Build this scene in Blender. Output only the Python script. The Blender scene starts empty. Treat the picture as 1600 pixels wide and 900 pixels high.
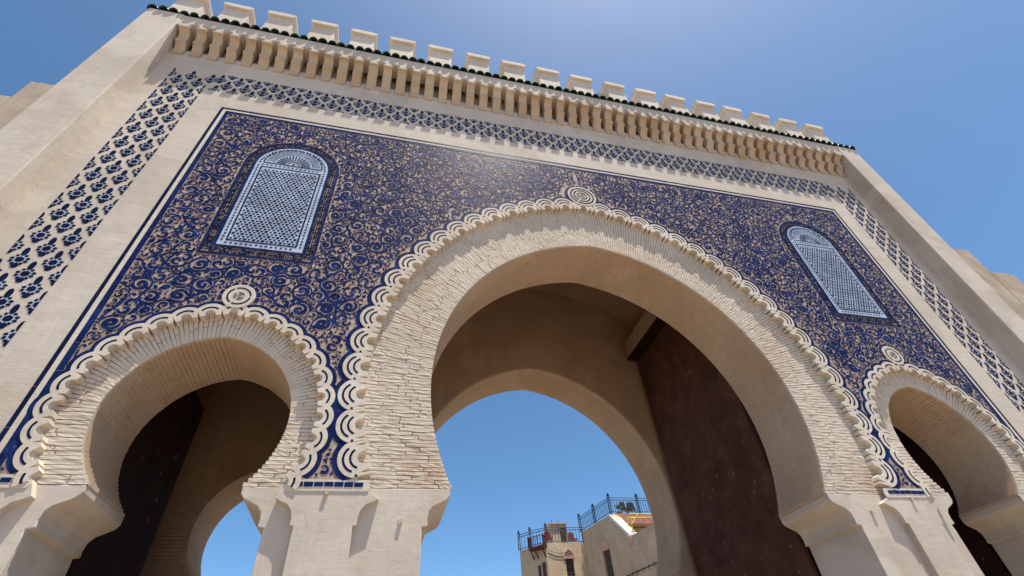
import bpy, bmesh, math, random
import numpy as np
from math import radians as rad, sin, cos, pi, sqrt, asin, acos, atan2
from mathutils import Vector, Matrix
from mathutils.geometry import tessellate_polygon

random.seed(7)
rng = np.random.default_rng(7)
SC = bpy.context.scene
COL = SC.collection

# ------------------------------------------------------------------ camera, sky, sun, exposure
cam_d = bpy.data.cameras.new("camera")
cam = bpy.data.objects.new("camera", cam_d)
COL.objects.link(cam)
CAMP = Vector((-2.84219672, -4.70049402, -1.73660467))
cam.location = CAMP
cam.rotation_euler = (rad(132.13624522), rad(4.08744931), rad(-13.2704127))
cam_d.sensor_width = 36.0
cam_d.lens = 754.298 / 1600 * 36.0
cam_d.clip_start = 0.05
cam_d.clip_end = 2000
SC.camera = cam
GZ = -3.35                                   # ground level; z = 0 is the springing line of the arches

SUN = Vector((0.165, -0.173, 1.0)).normalized()
w = bpy.data.worlds.new("World")
SC.world = w
w.use_nodes = True
nt = w.node_tree
nt.nodes.clear()
sky = nt.nodes.new("ShaderNodeTexSky")
sky.sky_type = 'NISHITA'
sky.sun_disc = False
sky.sun_elevation = asin(SUN.z)
sky.sun_rotation = atan2(SUN.x, SUN.y)
sky.altitude = 400
sky.air_density = 0.65
sky.dust_density = 1.2
sky.ozone_density = 4.0
bg = nt.nodes.new("ShaderNodeBackground")
bg.inputs[1].default_value = 0.13
wo = nt.nodes.new("ShaderNodeOutputWorld")
hs = nt.nodes.new("ShaderNodeHueSaturation")
hs.inputs["Saturation"].default_value = 1.12
hs.inputs["Hue"].default_value = 0.489
nt.links.new(sky.outputs[0], hs.inputs["Color"])
nt.links.new(hs.outputs[0], bg.inputs[0])
nt.links.new(bg.outputs[0], wo.inputs[0])

sd = bpy.data.lights.new("sun", 'SUN')
sd.energy = 5.0
sd.angle = rad(0.5)
sd.color = (1.0, 0.94, 0.85)
sun = bpy.data.objects.new("sun", sd)
COL.objects.link(sun)
sun.rotation_euler = SUN.to_track_quat('Z', 'Y').to_euler()
SC.view_settings.view_transform = 'Standard'
SC.view_settings.look = 'None'
SC.view_settings.gamma = 1.0
SC.view_settings.exposure = 0.70
SC.cycles.max_bounces = 8
SC.cycles.diffuse_bounces = 6


# ------------------------------------------------------------------ materials
class NT:
    def __init__(s, name):
        s.m = bpy.data.materials.new(name)
        s.m.use_nodes = True
        s.t = s.m.node_tree
        s.b = s.t.nodes["Principled BSDF"]
        s.geo = s.t.nodes.new("ShaderNodeNewGeometry")
        s.pos = s.geo.outputs["Position"]

    def n(s, typ, **kw):
        nd = s.t.nodes.new(typ)
        for k, v in kw.items():
            setattr(nd, k, v)
        return nd

    def link(s, a, b):
        s.t.links.new(a, b)

    def mapping(s, scale, src=None):
        mp = s.n("ShaderNodeMapping")
        mp.inputs["Scale"].default_value = scale
        s.link(src or s.pos, mp.inputs["Vector"])
        return mp.outputs[0]

    def noise(s, scale, detail=4, rough=0.55, vec=None, dist=0.0):
        nd = s.n("ShaderNodeTexNoise")
        nd.inputs["Scale"].default_value = scale
        nd.inputs["Detail"].default_value = detail
        nd.inputs["Roughness"].default_value = rough
        nd.inputs["Distortion"].default_value = dist
        s.link(vec or s.pos, nd.inputs["Vector"])
        return nd.outputs["Fac"]

    def ramp(s, fac, stops):
        r = s.n("ShaderNodeValToRGB")
        el = r.color_ramp.elements
        while len(el) > 1:
            el.remove(el[-1])
        el[0].position = stops[0][0]
        c = stops[0][1]
        el[0].color = (*c, 1) if len(c) == 3 else c
        for p, c in stops[1:]:
            e = el.new(p)
            e.color = (*c, 1)
        s.link(fac, r.inputs[0])
        return r.outputs[0]

    def mix(s, fac, a, b, mode='MIX'):
        x = s.n("ShaderNodeMix", data_type='RGBA', blend_type=mode)
        for sock, v in ((x.inputs[0], fac), (x.inputs[6], a), (x.inputs[7], b)):
            if hasattr(v, "is_linked") or hasattr(v, "links"):
                s.link(v, sock)
            elif isinstance(v, (int, float)):
                sock.default_value = v
            else:
                sock.default_value = (*v, 1)
        return x.outputs[2]

    def bump(s, h, strength, dist, prev=None):
        b = s.n("ShaderNodeBump")
        b.inputs["Strength"].default_value = strength
        b.inputs["Distance"].default_value = dist
        s.link(h, b.inputs["Height"])
        if prev:
            s.link(prev, b.inputs["Normal"])
        return b.outputs[0]


def g3(v):
    return (v, v, v)


def plaster(name, c1, c2, c3, stain=(0.42, 0.30, 0.19), stain_amt=0.45, rough=0.92, bump=1.0, streak=True, obj_var=0.0):
    m = NT(name)
    a = m.noise(0.9, 5, 0.6)
    b = m.noise(7.0, 5, 0.6)
    col = m.ramp(a, [(0.3, c1), (0.52, c2), (0.72, c3)])
    col = m.mix(m.ramp(b, [(0.35, g3(0)), (0.65, g3(0.45))]), col, c1)
    st = m.noise(1.6, 6, 0.65, vec=m.mapping((1.2, 1.2, 0.45)), dist=0.4)
    col = m.mix(m.ramp(st, [(0.52, g3(0)), (0.72, g3(stain_amt))]), col, stain)
    # small pits and grime specks
    sp = m.noise(60, 3, 0.7)
    col = m.mix(m.ramp(sp, [(0.66, g3(0)), (0.78, g3(0.5))]), col, tuple(x * 0.55 for x in c1))
    # fine vertical run marks
    vr = m.noise(6, 4, 0.6, vec=m.mapping((5.0, 5.0, 0.35)))
    col = m.mix(m.ramp(vr, [(0.48, g3(0)), (0.78, g3(0.34))]), col, tuple(x * 0.72 for x in c2))
    # repaired patches with a soft outline
    pt_ = m.noise(0.55, 3, 0.45, dist=0.8)
    col = m.mix(m.ramp(pt_, [(0.57, g3(0)), (0.60, g3(0.38))]), col, tuple(min(1, x * 1.06) for x in c3))
    # hairline cracks, only here and there
    vc = m.n("ShaderNodeTexVoronoi", feature='DISTANCE_TO_EDGE')
    vc.inputs["Scale"].default_value = 0.9
    wv_ = m.n("ShaderNodeVectorMath", operation='ADD')
    nz_ = m.n("ShaderNodeTexNoise")
    nz_.inputs["Scale"].default_value = 3.0
    m.link(m.pos, nz_.inputs["Vector"])
    m.link(m.pos, wv_.inputs[0])
    m.link(nz_.outputs["Color"], wv_.inputs[1])
    m.link(wv_.outputs[0], vc.inputs["Vector"])
    crk = m.ramp(vc.outputs["Distance"], [(0.0, g3(1)), (0.006, g3(0))])
    crs = m.ramp(m.noise(0.7, 2), [(0.54, g3(0)), (0.62, g3(0.4))])
    col = m.mix(m.mix(1.0, crk, crs, 'MULTIPLY'), col, tuple(x * 0.4 for x in c1))
    if name == "limewashed_brick":
        for cxyz, rr_ in (((-2.50, 0.06, 0.16), 0.42), ((-2.62, 0.06, 2.75), 0.35), ((2.75, 0.06, 0.30), 0.38), ((2.95, .06, 0.15), .22)):
            dn = m.n("ShaderNodeVectorMath", operation='DISTANCE')
            m.link(m.pos, dn.inputs[0])
            dn.inputs[1].default_value = cxyz
            fo = m.ramp(dn.outputs["Value"], [(0.0, g3(0.9)), (rr_, g3(0))])
            sn = m.ramp(m.noise(6.0, 5, 0.7), [(0.42, g3(0)), (0.62, g3(0.75))])
            col = m.mix(m.mix(1.0, fo, sn, 'MULTIPLY'), col, (0.46, 0.24, 0.11))
    if obj_var:
        oi = m.n("ShaderNodeObjectInfo")
        col = m.mix(obj_var, col, m.ramp(oi.outputs["Random"], [(0, tuple(x * 0.75 for x in c1)), (0.5, c2), (1, tuple(min(1, x * 1.15) for x in c3))]))
    m.link(col, m.b.inputs["Base Color"])
    m.b.inputs["Roughness"].default_value = rough
    m.b.inputs["Specular IOR Level"].default_value = 0.25
    if streak:
        h1 = m.noise(2.6, 5, 0.55, vec=m.mapping((0.8, 1, 1.3)))
    else:
        h1 = m.noise(5.0, 5, 0.6)
    nb = m.bump(h1, 0.42 * bump, 0.03)
    nb = m.bump(m.noise(11, 5, 0.62, vec=m.mapping((0.6, 1, 1.6)) if streak else None), 0.30 * bump, 0.012, nb)
    nb = m.bump(m.noise(38, 5, 0.7), 0.22 * bump, 0.006, nb)
    m.link(nb, m.b.inputs["Normal"])
    return m.m


M = {}
M['wall'] = plaster("lime_plaster", (0.49, 0.425, 0.345), (0.58, 0.505, 0.415), (0.645, 0.57, 0.475), bump=0.55)
M['wall_rough'] = plaster("weathered_plaster", (0.36, 0.28, 0.20), (0.45, 0.36, 0.27), (0.53, 0.45, 0.36), stain=(0.38, 0.27, 0.16), stain_amt=0.6, bump=0.8)
M['brick'] = plaster("limewashed_brick", (0.53, 0.45, 0.35), (0.61, 0.525, 0.415), (0.67, 0.585, 0.475), stain=(0.50, 0.30, 0.16), stain_amt=0.4, bump=0.6, streak=False, obj_var=0.10)
M['joint'] = plaster("joint_mortar", (0.42, 0.34, 0.25), (0.48, 0.39, 0.30), (0.52, 0.43, 0.34), bump=0.7)
M['scallop'] = plaster("carved_plaster", (0.54, 0.465, 0.365), (0.64, 0.565, 0.46), (0.70, 0.63, 0.525), stain=(0.48, 0.33, 0.18), stain_amt=0.35, bump=0.5, streak=False)
M['corbel'] = plaster("corbel_plaster", (0.43, 0.325, 0.215), (0.53, 0.42, 0.295), (0.60, 0.50, 0.38), stain=(0.42, 0.25, 0.11), stain_amt=0.7, bump=0.8, streak=False, obj_var=0.15)
M['merlon'] = plaster("merlon_plaster", (0.58, 0.50, 0.40), (0.66, 0.58, 0.48), (0.72, 0.65, 0.55), bump=0.6, obj_var=0.1)
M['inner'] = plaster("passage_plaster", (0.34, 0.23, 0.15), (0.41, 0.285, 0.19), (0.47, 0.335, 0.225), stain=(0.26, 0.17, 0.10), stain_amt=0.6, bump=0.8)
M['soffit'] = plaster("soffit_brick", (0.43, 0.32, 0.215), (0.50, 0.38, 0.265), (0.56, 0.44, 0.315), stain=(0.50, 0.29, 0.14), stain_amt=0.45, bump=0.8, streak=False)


def glaze(name, c1, c2, rough=0.24, spec=0.06, var=0.5, vs=9.0):
    m = NT(name)
    col = m.ramp(m.noise(vs, 3, 0.6), [(0.35, c1), (0.65, c2)])
    sp = m.noise(90, 2, 0.6)
    col = m.mix(m.ramp(sp, [(0.68, g3(0)), (0.76, g3(0.6))]), col, (0.35, 0.3, 0.27))
    # chips that show the clay, and tile to tile change of tone
    ch = m.noise(17, 5, 0.75)
    col = m.mix(m.ramp(ch, [(0.66, g3(0)), (0.69, g3(0.8))]), col, (0.33, 0.23, 0.17))
    vt_ = m.n("ShaderNodeTexVoronoi")
    vt_.inputs["Scale"].default_value = 7.0
    m.link(m.pos, vt_.inputs["Vector"])
    bw_ = m.n("ShaderNodeSeparateColor")
    m.link(vt_.outputs["Color"], bw_.inputs[0])
    col = m.mix(m.ramp(bw_.outputs[0], [(0.1, g3(0.45)), (0.9, g3(0))]), col, tuple(x * 0.45 for x in c1))
    m.link(col, m.b.inputs["Base Color"])
    m.b.inputs["Specular IOR Level"].default_value = spec
    r = m.n("ShaderNodeMapRange")
    r.inputs[3].default_value = rough
    r.inputs[4].default_value = rough + 0.15
    m.link(m.noise(14, 3), r.inputs[0])
    m.link(r.outputs[0], m.b.inputs["Roughness"])
    m.link(m.bump(m.noise(25, 3), 0.15, 0.004), m.b.inputs["Normal"])
    return m.m


M['blue'] = glaze("blue_glaze", (0.007, 0.014, 0.070), (0.014, 0.034, 0.135))
M['blue_dark'] = glaze("dark_blue_glaze", (0.005, 0.010, 0.038), (0.010, 0.019, 0.066))
M['green'] = glaze("green_glaze", (0.010, 0.035, 0.024), (0.022, 0.075, 0.04), rough=0.25, spec=0.4, vs=5)
M['pale'] = glaze("pale_blue_white_glaze", (0.42, 0.50, 0.61), (0.53, 0.60, 0.70), rough=0.4)
M['palegrout'] = glaze("pale_tile_ground", (0.42, 0.46, 0.52), (0.50, 0.52, 0.56), rough=0.6)
M['white'] = plaster("white_inlay", (0.62, 0.58, 0.52), (0.70, 0.66, 0.60), (0.76, 0.73, 0.67), stain_amt=0.2, bump=0.3, streak=False)


def carved():
    m = NT("scraped_terracotta_ground")
    a = m.noise(3.0, 5, 0.65)
    b = m.noise(22.0, 4, 0.65)
    col = m.ramp(b, [(0.33, (0.21, 0.125, 0.08)), (0.48, (0.34, 0.24, 0.175)), (0.62, (0.46, 0.38, 0.31))])
    col = m.mix(m.ramp(a, [(0.45, g3(0)), (0.7, g3(0.5))]), col, (0.40, 0.24, 0.13))
    m.link(col, m.b.inputs["Base Color"])
    m.b.inputs["Roughness"].default_value = 0.8
    m.link(m.bump(m.noise(60, 3), 0.5, 0.005), m.b.inputs["Normal"])
    return m.m


M['carved'] = carved()


def simple(name, c1, c2, rough=0.7, scale=8, metal=0.0, bump=0.3):
    m = NT(name)
    m.link(m.ramp(m.noise(scale, 4), [(0.35, c1), (0.65, c2)]), m.b.inputs["Base Color"])
    m.b.inputs["Roughness"].default_value = rough
    m.b.inputs["Metallic"].default_value = metal
    m.link(m.bump(m.noise(scale * 4, 3), bump, 0.01), m.b.inputs["Normal"])
    return m.m


M['terracotta'] = simple("terracotta", (0.24, 0.11, 0.06), (0.36, 0.18, 0.10))
M['ground'] = simple("sandy_paving", (0.22, 0.165, 0.115), (0.30, 0.23, 0.165), scale=0.7)
M['iron'] = simple("black_iron", (0.006, 0.007, 0.009), (0.014, 0.014, 0.016), rough=0.7)
M['wood_red'] = simple("red_brown_wood", (0.05, 0.016, 0.012), (0.09, 0.028, 0.02))
M['dark'] = simple("dark_opening", (0.012, 0.010, 0.010), (0.03, 0.025, 0.02))
M['shutter'] = simple("dark_brown_shutter", (0.035, 0.022, 0.016), (0.07, 0.045, 0.03), rough=0.6)
M['pink'] = simple("pink_plaster", (0.50, 0.25, 0.20), (0.60, 0.34, 0.27))
M['rednband'] = simple("brick_red_band", (0.42, 0.16, 0.11), (0.52, 0.25, 0.18), scale=5)
M['yellow'] = simple("yellow_paint", (0.50, 0.36, 0.04), (0.60, 0.46, 0.08))
M['whitep'] = simple("white_paint", (0.68, 0.66, 0.62), (0.78, 0.76, 0.72))
M['house_tan'] = plaster("tan_house_render", (0.44, 0.33, 0.22), (0.52, 0.41, 0.28), (0.58, 0.47, 0.33), stain=(0.30, 0.20, 0.12), stain_amt=0.5)
M['house_warm'] = plaster("ochre_house_render", (0.50, 0.37, 0.22), (0.57, 0.44, 0.28), (0.62, 0.50, 0.34), stain=(0.36, 0.24, 0.13), stain_amt=0.5)
M['foliage'] = simple("potted_plant_green", (0.03, 0.06, 0.02), (0.07, 0.11, 0.04), scale=20)
M['cloth'] = simple("red_cloth", (0.16, 0.025, 0.02), (0.26, 0.05, 0.04))


def door_mat(name, c1, c2):
    m = NT(name)
    col = m.ramp(m.noise(3, 5, 0.6), [(0.35, c1), (0.65, c2)])
    # scattered pale scratches, long in the vertical
    v = m.n("ShaderNodeTexVoronoi")
    v.inputs["Scale"].default_value = 9
    m.link(m.mapping((1.3, 1.3, 0.42)), v.inputs["Vector"])
    thr = m.n("ShaderNodeMath", operation='LESS_THAN')
    m.link(v.outputs["Distance"], thr.inputs[0])
    thr.inputs[1].default_value = 0.10
    sel = m.ramp(m.noise(1.6, 3), [(0.42, g3(0.05)), (0.62, g3(0.75))])
    f = m.n("ShaderNodeMath", operation='MULTIPLY')
    m.link(thr.outputs[0], f.inputs[0])
    m.link(sel, f.inputs[1])
    col = m.mix(f.outputs[0], col, (0.42, 0.33, 0.25))
    gr = m.noise(30, 4, 0.8)
    col = m.mix(m.ramp(gr, [(0.58, g3(0)), (0.75, g3(0.35))]), col, (0.22, 0.13, 0.08))
    m.link(col, m.b.inputs["Base Color"])
    m.b.inputs["Roughness"].default_value = 0.85
    m.b.inputs["Specular IOR Level"].default_value = 0.12
    m.link(m.bump(m.noise(20, 4), 0.4, 0.01), m.b.inputs["Normal"])
    return m.m


M['door'] = door_mat("brown_door_leaf", (0.065, 0.028, 0.018), (0.110, 0.050, 0.033))
M['door_dark'] = door_mat("shaded_door_leaf", (0.016, 0.006, 0.005), (0.030, 0.011, 0.008))  # darker copy of the door: gloom of the side bays put into its colour


# ------------------------------------------------------------------ mesh helpers
class MB:
    def __init__(s):
        s.v, s.f, s.mi = [], [], []

    def add(s, verts, faces, mi=0):
        b = len(s.v)
        s.v.extend(tuple(p) for p in verts)
        s.f.extend(tuple(i + b for i in f) for f in faces)
        s.mi.extend([mi] * len(faces))
        return s

    def box(s, x0, x1, y0, y1, z0, z1, mi=0):
        v = [(x, y, z) for z in (z0, z1) for y in (y0, y1) for x in (x0, x1)]
        f = [(0, 2, 3, 1), (4, 5, 7, 6), (0, 1, 5, 4), (2, 6, 7, 3), (0, 4, 6, 2), (1, 3, 7, 5)]
        return s.add(v, f, mi)

    def prism(s, poly, a, b, plane='xz', mi=0, caps=(1, 1)):
        """closed outline extruded from a to b along the remaining axis"""
        if sum(poly[i - 1][0] * poly[i][1] - poly[i][0] * poly[i - 1][1] for i in range(len(poly))) < 0:
            poly = poly[::-1]
        n = len(poly)

        def P(p, t):
            return {'xz': (p[0], t, p[1]), 'yz': (t, p[0], p[1]), 'xy': (p[0], p[1], t)}[plane]
        tri = tessellate_polygon([[Vector((p[0], p[1], 0)) for p in poly]])
        lo, hi = (a, b)
        v = [P(p, lo) for p in poly] + [P(p, hi) for p in poly]
        f = []
        for t in tri:
            if len(set(t)) == 3:
                ar = (poly[t[1]][0] - poly[t[0]][0]) * (poly[t[2]][1] - poly[t[0]][1]) - (poly[t[2]][0] - poly[t[0]][0]) * (poly[t[1]][1] - poly[t[0]][1])
                if abs(ar) < 1e-12:
                    continue
                if ar < 0:
                    t = t[::-1]
                if caps[0]:
                    f.append(tuple(t))
                if caps[1]:
                    f.append(tuple(n + i for i in t[::-1]))
        for i in range(n):
            j = (i + 1) % n
            f.append((i, n + i, n + j, j))
        if plane != 'xz':
            f = [q[::-1] for q in f]
        return s.add(v, f, mi)

    def tube(s, pts, r, seg=6, mi=0):
        pts = [Vector(p) for p in pts]
        ring = []
        for i, p in enumerate(pts):
            d = (pts[min(i + 1, len(pts) - 1)] - pts[max(i - 1, 0)]).normalized()
            a = d.orthogonal().normalized()
            b = d.cross(a)
            ring.append([p + (a * cos(2 * pi * k / seg) + b * sin(2 * pi * k / seg)) * r for k in range(seg)])
        v = [q for rg in ring for q in rg]
        f = []
        for i in range(len(pts) - 1):
            for k in range(seg):
                f.append((i * seg + k, i * seg + (k + 1) % seg, (i + 1) * seg + (k + 1) % seg, (i + 1) * seg + k))
        f.append(tuple(range(seg))[::-1])
        f.append(tuple((len(pts) - 1) * seg + k for k in range(seg)))
        return s.add(v, f, mi)

    def mesh(s, name, mats, smooth=False, merge=False):
        me = bpy.data.meshes.new(name)
        me.from_pydata(s.v, [], s.f)
        for m in (mats if isinstance(mats, (list, tuple)) else [mats]):
            me.materials.append(m)
        me.polygons.foreach_set("material_index", s.mi)
        if smooth:
            me.polygons.foreach_set("use_smooth", [True] * len(s.f))
        me.update()
        return me


def link(name, me, parent=None, loc=None):
    o = bpy.data.objects.new(name, me)
    COL.objects.link(o)
    if parent:
        o.parent = parent
    if loc is not None:
        o.location = loc
    return o


def bev(o, wd, seg=2, ang=35):
    md = o.modifiers.new("bevel", 'BEVEL')
    md.width = wd
    md.segments = seg
    md.limit_method = 'ANGLE'
    md.angle_limit = rad(ang)
    md.harden_normals = False
    return o


def thing(name, label, cat, loc=(0, 0, 0), group=None):
    o = bpy.data.objects.new(name, None)
    o.empty_display_size = 0.3
    COL.objects.link(o)
    o.location = loc
    o['label'] = label
    o['category'] = cat
    if group:
        o['group'] = group
    return o


def part(name, mb, mats, parent, **kw):
    loc = parent.location if parent and parent.parent is None else Vector((0, 0, 0))
    if loc.length > 0:
        mb.v = [(p[0] - loc.x, p[1] - loc.y, p[2] - loc.z) for p in mb.v]
    return link(name, mb.mesh(name, mats, **kw), parent)


CV = cam.rotation_euler.to_matrix()


def px(p):
    """size measure: pixels (of 1600) per metre at p, and whether in the frame"""
    q = CV.transposed() @ (Vector(p) - CAMP)
    if q.z > -0.1:
        return 0, False
    u, v = 800 + 754.3 * q.x / -q.z, 450 - 754.3 * q.y / -q.z
    return 754.3 / -q.z, (-15 < u < 1615 and -15 < v < 915)


# ------------------------------------------------------------------ arch geometry
class Arch:
    """two-centred horseshoe arch; e_* = how far each half's centre lies past the axis"""
    def __init__(s, cx, zc, ri, ei, ro, eo):
        s.cx, s.zc, s.ri, s.ei, s.ro, s.eo = cx, zc, ri, ei, ro, eo

    def rad_(s, phi, r, e):
        R = r + e
        return -e * cos(phi) + sqrt(R * R - (e * sin(phi)) ** 2)

    def pt(s, phi, side, r, e):
        t = s.rad_(phi, r, e)
        return (s.cx + side * t * cos(phi), s.zc + t * sin(phi))

    def xat(s, z, r, e):
        R = r + e
        return sqrt(max(0, R * R - (z - s.zc) ** 2)) - e

    def curve(s, r, e, n=40, z0=0.0):
        """points from left foot over the top to the right foot, at height z0"""
        R = r + e
        a0 = asin((z0 - s.zc) / R)
        a1 = acos(e / R)
        right = [(s.cx - e + R * cos(a0 + (a1 - a0) * i / n), s.zc + R * sin(a0 + (a1 - a0) * i / n)) for i in range(n + 1)]
        left = [(2 * s.cx - x, z) for x, z in right]
        return left[:-1] + right[::-1]


CEN = Arch(0.0, 1.15, 2.44, 0.285, 3.25, 0.45)
LEF = Arch(-4.65, 0.65, 0.83, 0.12, 1.145, 0.10)
RIG = Arch(4.65, 0.65, 0.83, 0.12, 1.145, 0.10)
ARCHES = (LEF, CEN, RIG)

# bracket profile under an impost, measured inwards from the arch foot x: (dx away from the opening, z)
JAMB = [(0.0, 0.0), (0.0, -0.06), (0.03, -0.10), (0.10, -0.135), (0.16, -0.165), (0.20, -0.215), (0.21, -0.28), (0.205, -0.335), (0.26, -0.345), (0.255, -0.40)]
STRIP = [(0.0, -0.12), (0.05, -0.145), (0.11, -0.17), (0.15, -0.22), (0.165, -0.28), (0.165, -0.345), (0.20, -0.35), (0.195, -0.45)]


def opening(a, r, e, foot_prof, n=40, floor=GZ, z0=0.0, tip=None):
    """outline of an opening from floor left foot over the arch to the floor right foot"""
    top = a.curve(r, e, n, z0)
    xf = a.xat(z0, r, e) if tip is None else tip
    left = [(a.cx - (xf + dx), z) for dx, z in foot_prof]
    right = [(a.cx + (xf + dx), z) for dx, z in foot_prof]
    path = [(left[-1][0], floor)] + left[::-1] + top + right + [(right[-1][0], floor)]
    return path


def clean(p):
    o = []
    for q in p:
        if not o or (q[0] - o[-1][0]) ** 2 + (q[1] - o[-1][1]) ** 2 > 1e-8:
            o.append(q)
    return o


# ================================================================== THE GATE
gate = thing("city_gate", "blue tiled monumental gate with three horseshoe arches, green tile eave and battlements", "gate", (0, 0, 0))
XW = 7.33           # wall between the pilasters
XO = 7.92           # outer edge of the gate
ZT = 8.80

# layer 1: the thin front layer that carries the tiles; its openings follow the scallops
def jambpath(kind):
    segs = []
    for a in ARCHES:
        if kind == 'front':
            if a is CEN:
                segs += opening(a, a.ro, a.eo, STRIP, tip=2.87)
            else:
                segs += opening(a, a.ro - 0.01, a.eo, STRIP, tip=0.90)
        elif kind == 'ring':
            segs += opening(a, a.ri + 0.035, a.ei, JAMB, tip=(2.205 if a is CEN else 0.595))
    return segs


front = clean([(-XW, 7.7), (-XW, GZ)] + jambpath('front') + [(XW, GZ), (XW, 7.7)])
bev(part("facade_wall", MB().prism(front, 0.0, 0.095), M['wall'], gate), 0.008)
ring = clean([(-XO, ZT), (-XO, GZ)] + jambpath('ring') + [(XO, GZ), (XO, ZT)])
bev(part("arch_wall", MB().prism(ring, 0.098, 0.95), M['wall'], gate), 0.012)
for a in ARCHES:
    tip_ = 2.205 if a is CEN else 0.595
    for s_ in (-1, 1):
        far_ = a.cx + s_ * (tip_ + (1.05 if a is CEN else 0.62))
        pf = [(a.cx + s_ * (tip_ + dx), z) for dx, z in JAMB]
        pf = pf + [(pf[-1][0], GZ), (far_, GZ), (far_, 0.0)]
        bev(part("pier_face", MB().prism(clean(pf), 0.070, 0.099), M['wall'], gate), 0.008)
# passages: vaulted centre bay and flat side bays
vault = [(-2.9, GZ)] + [(-2.9 * cos(t), 4.6 + 1.6 * sin(t)) for t in np.linspace(0, pi, 25)] + [(2.9, GZ)]
bays = [(-XO, ZT - .01), (-XO, GZ), (-5.95, GZ), (-5.95, 3.3), (-3.4, 3.3), (-3.4, GZ)] + vault + [(3.4, GZ), (3.4, 3.3), (5.95, 3.3), (5.95, GZ), (XO, GZ), (XO, ZT - .01)]
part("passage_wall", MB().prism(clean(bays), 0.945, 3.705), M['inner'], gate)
back = [(-XO, ZT - .004), (-XO, GZ)]
for a in ARCHES:
    back += opening(a, a.ri + 0.02, a.ei, JAMB, tip=(2.20 if a is CEN else 0.585))
back = clean(back + [(XO, GZ), (XO, ZT - .004)])
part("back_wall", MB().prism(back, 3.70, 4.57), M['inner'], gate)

# pilasters either side
for sx in (-1, 1):
    mb = MB()
    x0, x1 = sorted((sx * XW, sx * XO))
    mb.box(x0, x1, -0.30, 0.30, GZ, 8.49)
    o = bev(part("pilaster", mb, M['wall'], gate), 0.02, 3)

# cornice: fascia with a row of little arches, springing from the corbel heads
CP = 0.2766
NC = 26
mb = MB()


def fascia(hw, rise, zs, ztop):
    p = [(-XW, zs)]
    for k in range(-NC - 1, NC + 1):
        xm = (k + 0.5) * CP
        if abs(xm) + hw > XW:
            continue
        p += [(xm - hw, zs)] + [(xm - hw * cos(t), zs + 0.035 + rise * sin(t)) for t in np.linspace(0, pi, 9)] + [(xm + hw, zs)]
    return clean(p + [(XW, zs), (XW, ztop), (-XW, ztop)])


mb.prism(fascia(0.058, 0.055, 8.075, 8.47), -0.272, -0.001)
part("cornice_fascia", mb, M['wall'], gate)
mb = MB()
mb.prism(fascia(0.086, 0.086, 8.075, 8.47), -0.286, -0.2725)
part("cornice_moulding", mb, M['wall'], gate)

prof = [(0.0, 7.515), (-0.030, 7.515), (-0.046, 7.53), (-0.048, 7.555), (-0.036, 7.572), (-0.038, 7.61), (-0.052, 7.665), (-0.080, 7.71),
        (-0.112, 7.742), (-0.146, 7.760), (-0.162, 7.775), (-0.162, 7.800), (-0.148, 7.818), (-0.142, 7.86), (-0.150, 7.91), (-0.172, 7.955), (-0.208, 7.995),
        (-0.250, 8.018), (-0.288, 8.022), (-0.298, 8.036), (-0.298, 8.060), (-0.288, 8.078), (0.0, 8.078)]
corb = MB().prism(prof, -0.084, 0.084, 'yz')
cme = corb.mesh("corbel", M['corbel'])
for k in range(-NC, NC + 1):
    o = link("corbel", cme, gate, (k * CP + random.uniform(-.003, .003), 0, random.uniform(-.004, .004)))
    o.scale = (random.uniform(.96, 1.04), random.uniform(0.985, 1.0), 1)
    bev(o, 0.006, 2)

# eave: bed, then one glazed barrel tile after another
mb = MB()
mb.prism([(-0.278, 8.495), (-0.27, 8.486), (-0.05, 8.486), (0.02, 8.80), (-0.05, 8.80)], -XO - .03, XO + .03, 'yz')
part("eave_bed", mb, M['corbel'], gate)


def barrel(r0=0.091, r1=0.074, L=0.38, th=0.016, seg=9):
    v, f = [], []
    for t, r in ((0, r0), (0.08, r0), (1, r1)):
        for rr in (r, r - th):
            for k in range(seg + 1):
                a = pi * k / seg
                v.append((rr * cos(a), t * L, rr * sin(a) * 1.08))
    n = seg + 1
    for s in range(2):
        o_, i_ = s * 2 * n, s * 2 * n + n
        o2, i2 = o_ + 2 * n, i_ + 2 * n
        for k in range(seg):
            f.append((o_ + k, o2 + k, o2 + k + 1, o_ + k + 1))
            f.append((i_ + k + 1, i2 + k + 1, i2 + k, i_ + k))
        f.append((o_, i_, i2, o2))
        f.append((o_ + seg, o2 + seg, i2 + seg, i_ + seg))
    for k in range(seg):
        f.append((k, k + 1, n + k + 1, n + k))
        f.append((4 * n + k + 1, 4 * n + k, 5 * n + k, 5 * n + k + 1))
    return v, f


v, f = barrel()
tmb = MB().add(v, f)
tme = tmb.mesh("roof_tile", M['green'], smooth=True)
NTILE = 91
for i in range(NTILE):
    x = -7.87 + i * (15.74 / (NTILE - 1))
    o = link("roof_tile", tme, gate, (x + random.uniform(-.006, .006), -0.296 + random.uniform(-.006, .006), 8.472 + random.uniform(-.008, .008)))
    o.rotation_euler = (rad(36) + random.uniform(-.04, .04), random.uniform(-.05, .05), random.uniform(-.05, .05))
    o.scale = (random.uniform(.95, 1.03),) * 3
mb = MB()
for i in range(NTILE - 1):
    x = -7.87 + (i + .5) * (15.74 / (NTILE - 1))
    vv, ff = [], []
    for t in (0, 1):
        for k in range(6):
            a = pi + pi * k / 5
            vv.append((x + 0.05 * cos(a), -0.285 + t * 0.27, 8.51 + t * 0.2 + 0.022 * sin(a)))
    for k in range(5):
        ff.append((k, k + 1, 7 + k, 6 + k))
    mb.add(vv, ff)
part("channel_tiles", mb, M['terracotta'], gate)['kind'] = 'stuff'

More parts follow.
